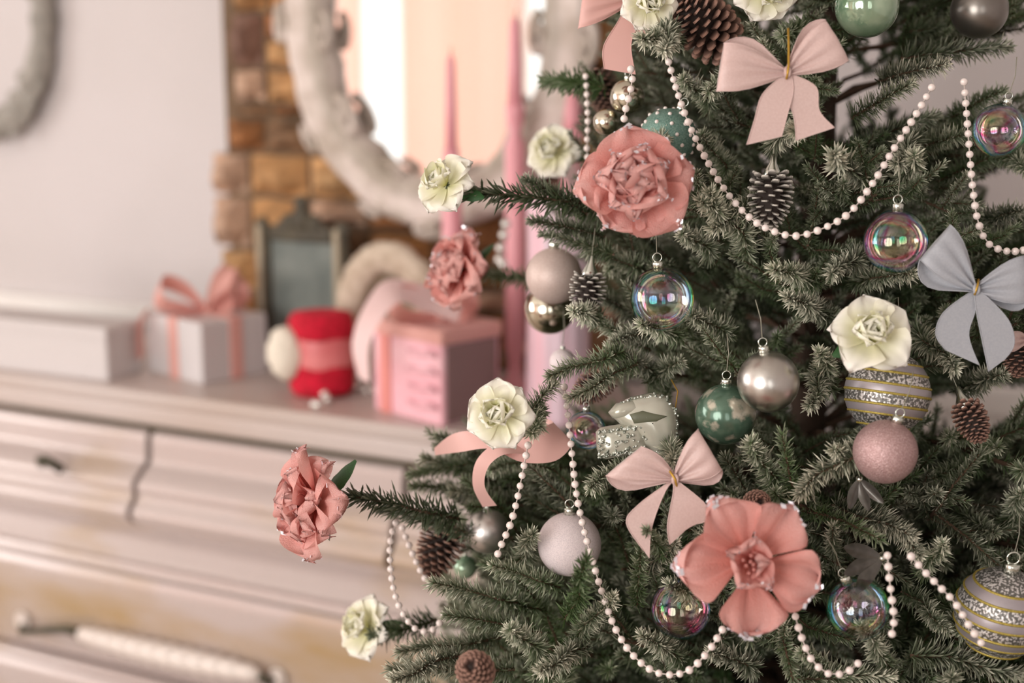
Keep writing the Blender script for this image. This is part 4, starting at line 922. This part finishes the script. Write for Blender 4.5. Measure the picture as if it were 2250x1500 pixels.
# --- sprigs placed one by one (pixel from, pixel to, depths, frost level, needle spread)
def sprig(u0, v0, u1, v1, z0, z1, k, fat=1.0):
    a = P(u0, v0, z0); b = P(u1, v1, z1); d = b-a; L = d.length
    q = d.to_track_quat('X', 'Z'); o = link('sprig', SP[k], tree, loc=a-tree.location, rot=q); o.scale = (L, .115*fat, .115*fat)
SPR = [(1330, 452, 1035, 432, 1.52, 1.46, 0, 1.25), (1290, 470, 1150, 400, 1.50, 1.48, 1, 1.1), (1330, 520, 1165, 492, 1.52, 1.5, 1, 1.1), (1330, 190, 1195, 186, 1.6, 1.66, 0, 1.1), (1350, 560, 1190, 520, 1.5, 1.52, 1, 1),
 (1010, 1140, 770, 1098, 1.52, 1.45, 0, 1.2), (1120, 1010, 905, 1050, 1.62, 1.62, 1, 1.2), (1060, 1180, 830, 1125, 1.55, 1.52, 1, 1), (1210, 620, 1040, 610, 1.72, 1.74, 1, 1.2), (960, 1360, 820, 1405, 1.6, 1.6, 0, 1.2),
 (1130, 970, 960, 985, 1.56, 1.6, 1, 1), (1140, 930, 1230, 850, 1.42, 1.42, 3, 1.1), (1370, 770, 1210, 835, 1.46, 1.42, 2, 1.1), (1400, 800, 1250, 880, 1.46, 1.42, 3, 1), (1500, 90, 1400, 95, 1.46, 1.36, 3, 1.2), (1480, 60, 1450, 120, 1.42, 1.36, 3, 1.1),
 (1130, 1470, 860, 1480, 1.46, 1.42, 2, 1.2), (1100, 1400, 880, 1440, 1.5, 1.46, 2, 1.1), (1160, 1330, 950, 1290, 1.48, 1.42, 2, 1.2), (1190, 1390, 980, 1360, 1.46, 1.42, 1, 1.1), (1130, 1240, 1175, 1180, 1.5, 1.42, 2, 1.1), (1230, 1290, 1080, 1250, 1.46, 1.42, 2, 1),
 (1290, 1420, 1180, 1480, 1.42, 1.36, 3, 1.1), (1180, 1440, 1120, 1390, 1.42, 1.36, 2, 1.2), (1270, 1400, 1345, 1320, 1.42, 1.36, 3, 1.0), (1240, 1360, 1290, 1235, 1.38, 1.29, 0, .9), (1400, 1330, 1420, 1180, 1.42, 1.33, 1, .9), (1470, 1230, 1420, 1170, 1.4, 1.32, 1, .8),
 (1640, 560, 1560, 430, 1.45, 1.35, 4, 1.2), (1620, 500, 1530, 450, 1.42, 1.35, 3, 1.1), (1700, 420, 1560, 510, 1.46, 1.38, 3, 1.1), (1900, 420, 1835, 350, 1.48, 1.34, 4, 1.4), (2020, 300, 1960, 370, 1.48, 1.38, 3, 1.2), (1980, 420, 2000, 350, 1.5, 1.36, 3, 1.2),
 (1800, 620, 1690, 600, 1.46, 1.36, 3, 1.1), (1830, 700, 1720, 660, 1.46, 1.38, 3, 1.1), (1880, 620, 2000, 610, 1.48, 1.40, 3, 1.1), (1880, 560, 1830, 610, 1.46, 1.38, 2, 1.1), (1500, 740, 1400, 720, 1.48, 1.42, 3, 1.1), (1600, 740, 1520, 700, 1.48, 1.42, 2, 1.1), (1320, 700, 1250, 690, 1.5, 1.46, 3, 1.1),
 (1910, 960, 1760, 1095, 1.36, 1.33, 4, 1.3), (1960, 1020, 1830, 1000, 1.42, 1.33, 4, 1.1), (1700, 1090, 1650, 980, 1.42, 1.35, 2, 1.3), (1830, 860, 1790, 780, 1.46, 1.38, 3, 1.1), (1820, 800, 1770, 900, 1.46, 1.38, 3, 1.1), (1830, 1110, 2000, 1190, 1.40, 1.35, 3, 1.2), (1900, 1100, 2010, 1230, 1.40, 1.35, 3, 1.2),
 (2030, 1260, 2065, 1200, 1.42, 1.36, 3, 1.0), (1980, 1300, 2080, 1390, 1.44, 1.38, 2, 1.1), (2060, 1320, 2120, 1400, 1.44, 1.38, 2, 1.1), (1960, 1470, 1880, 1380, 1.38, 1.33, 3, 1), (1860, 1500, 1760, 1440, 1.42, 1.35, 2, 1), (2000, 1440, 2240, 1490, 1.38, 1.36, 2, 1.3), (1740, 1490, 1960, 1500, 1.38, 1.36, 3, 1.2), (1660, 1470, 1560, 1440, 1.44, 1.38, 2, 1.1),
 (1980, 130, 2215, 112, 1.5, 1.5, 1, 1.3), (1930, 180, 2080, 150, 1.46, 1.42, 3, 1.2), (2000, 70, 2180, 60, 1.58, 1.6, 1, 1.1), (1870, 260, 2010, 190, 1.46, 1.42, 2, 1.1), (2090, 260, 2210, 205, 1.55, 1.5, 1, 1.1), (1860, 330, 2060, 260, 1.52, 1.5, 1, 1.2), (2000, 330, 2140, 300, 1.5, 1.46, 2, 1.1), (2060, 400, 2240, 330, 1.55, 1.5, 1, 1.2), (2160, 490, 2250, 470, 1.5, 1.46, 1, 1.2), (2200, 340, 2260, 380, 1.5, 1.46, 2, 1.1),
 (2010, 720, 2090, 820, 1.46, 1.38, 3, 1.2), (2100, 860, 2210, 830, 1.48, 1.42, 2, 1.2), (2150, 1020, 2050, 1060, 1.5, 1.46, 1, 1.1), (2200, 1150, 2250, 1090, 1.5, 1.42, 2, 1.2), (2110, 1130, 2190, 1180, 1.5, 1.44, 1, 1.1), (1790, 240, 1740, 300, 1.42, 1.33, 3, 1.1), (1700, 320, 1740, 290, 1.42, 1.35, 3, 1.1), (1630, 150, 1560, 210, 1.48, 1.42, 2, 1.1), (1780, 60, 1720, 90, 1.48, 1.44, 1, 1.2),
 (1560, 1330, 1460, 1290, 1.44, 1.38, 3, 1.1), (1500, 1450, 1400, 1400, 1.42, 1.38, 3, 1.1), (1420, 1260, 1480, 1200, 1.42, 1.36, 3, 1), (1560, 1120, 1540, 1190, 1.42, 1.36, 3, 1), (1380, 1010, 1300, 1080, 1.44, 1.40, 2, 1.1), (1190, 900, 1160, 960, 1.44, 1.38, 3, 1), (1480, 980, 1470, 1020, 1.42, 1.35, 3, 1), (1420, 840, 1500, 800, 1.5, 1.46, 2, 1.1), (1480, 300, 1420, 330, 1.48, 1.4, 3, 1.1), (1560, 560, 1500, 520, 1.48, 1.42, 2, 1.1)]
SPR += [(1130, 1070, 930, 1015, 1.64, 1.62, 2, 1.2), (1110, 1030, 960, 965, 1.63, 1.6, 1, 1.2), (1150, 1110, 990, 1085, 1.6, 1.6, 2, 1.2), (1080, 1090, 905, 1075, 1.64, 1.62, 1, 1.2), (1010, 1440, 860, 1500, 1.42, 1.38, 3, 1.2), (1180, 1000, 1080, 1040, 1.58, 1.55, 2, 1.1), (1430, 600, 1290, 560, 1.55, 1.52, 2, 1.1), (1430, 770, 1290, 705, 1.52, 1.5, 3, 1.1), (1460, 830, 1330, 770, 1.5, 1.46, 3, 1.1), (1410, 700, 1300, 650, 1.58, 1.56, 1, 1.1), (1400, 640, 1330, 560, 1.6, 1.58, 1, 1.2), (1440, 720, 1350, 760, 1.5, 1.46, 2, 1.1), (1420, 560, 1340, 600, 1.6, 1.55, 2, 1.1), (1560, 240, 1500, 180, 1.5, 1.45, 2, 1.1), (1600, 400, 1540, 300, 1.5, 1.46, 2, 1.1)]
for q in SPR: sprig(*q)

# --- boughs on the trunk
mk('trunk', MB().tube([(0, 0, .02), (0, 0, 1.2), (0, 0, 2.45)], [.03, .022, .008], 12), M['trunk'], tree)
mk('stand', MB().lathe([(0, .0), (.20, .0), (.20, .015), (.05, .03), (.045, .12), (0, .12)], 20), M['trunk'], tree)
for g_ in ((2205, 190, 38), (2228, 420, 45), (1895, 205, 26), (1800, 890, 34), (2165, 880, 34), (2045, 215, 28), (2140, 90, 20)): ORN.append((g_[0], g_[1], g_[2], 9))
OR = np.array(ORN)
camp = np.array((0, 0, CH)); bx = np.array(CX); by = np.array(CU); bf = np.array(CF)
def clash(pts, loc, Rm, sc):
    w_ = (pts*sc) @ np.array(Rm).T + np.array(loc) - camp; z = w_ @ bf; u = 1125 + F*(w_ @ bx)/z; v = 750 - F*(w_ @ by)/z
    du = u[:, None]-OR[None, :, 0]; dv = v[:, None]-OR[None, :, 1]
    hit = (du*du+dv*dv < (OR[None, :, 2]+16)**2) & (z[:, None] < OR[None, :, 3]+.012)
    tight = z[:, None] < OR[None, :, 3]-.10
    ub = np.interp(v, [-200, 0, 300, 500, 700, 800, 900, 950, 1040, 1120, 1240, 1330, 1420, 1500, 1700], [1340, 1310, 1270, 1220, 1250, 1230, 1180, 1010, 930, 980, 940, 960, 880, 840, 700])
    return hit.sum() + 2*(hit & tight).sum() + 2*(u < ub).sum()
nb = 0; camaz = math.atan2(-TY, -TX)
lvl = []; h = .34
while h < 2.40: lvl.append(h); h += .058
for li, h in enumerate(lvl):
    r = max(.06, rad(h+.02)); n = max(5, int(2*PI*r/.19)+1) if .55 < h < 1.9 else max(4, int(2*PI*r/.30))
    for i in range(n):
        best = None
        for tr_ in range(14):
            az = 2*PI*(i+rr(-.45, .45))/n + li*1.1; k = rng.randint(5); L = r*rr(.82, 1.04); pit = R(rr(-2, 22)); roll = R(rr(-40, 40))
            q = Quaternion((0, 0, 1), az) @ Quaternion((0, 1, 0), -pit) @ Quaternion((1, 0, 0), roll)
            f = math.cos(az-camaz)
            if f < -.35: L = min(L, .34)
            sc = L/.40; s3 = np.array((sc, max(sc, .72), max(sc, .72))); c = clash(BV[k][1], (TX, TY, h), q.to_matrix(), s3)
            if best is None or c < best[0]: best = (c, q, k, s3)
            if c == 0: break
        if best[0] > 8: continue
        o = link('branch', BV[best[2]][0], tree, loc=(0, 0, h), rot=best[1]); o.scale = tuple(best[3]); nb += 1
print('BOUGHS', nb)
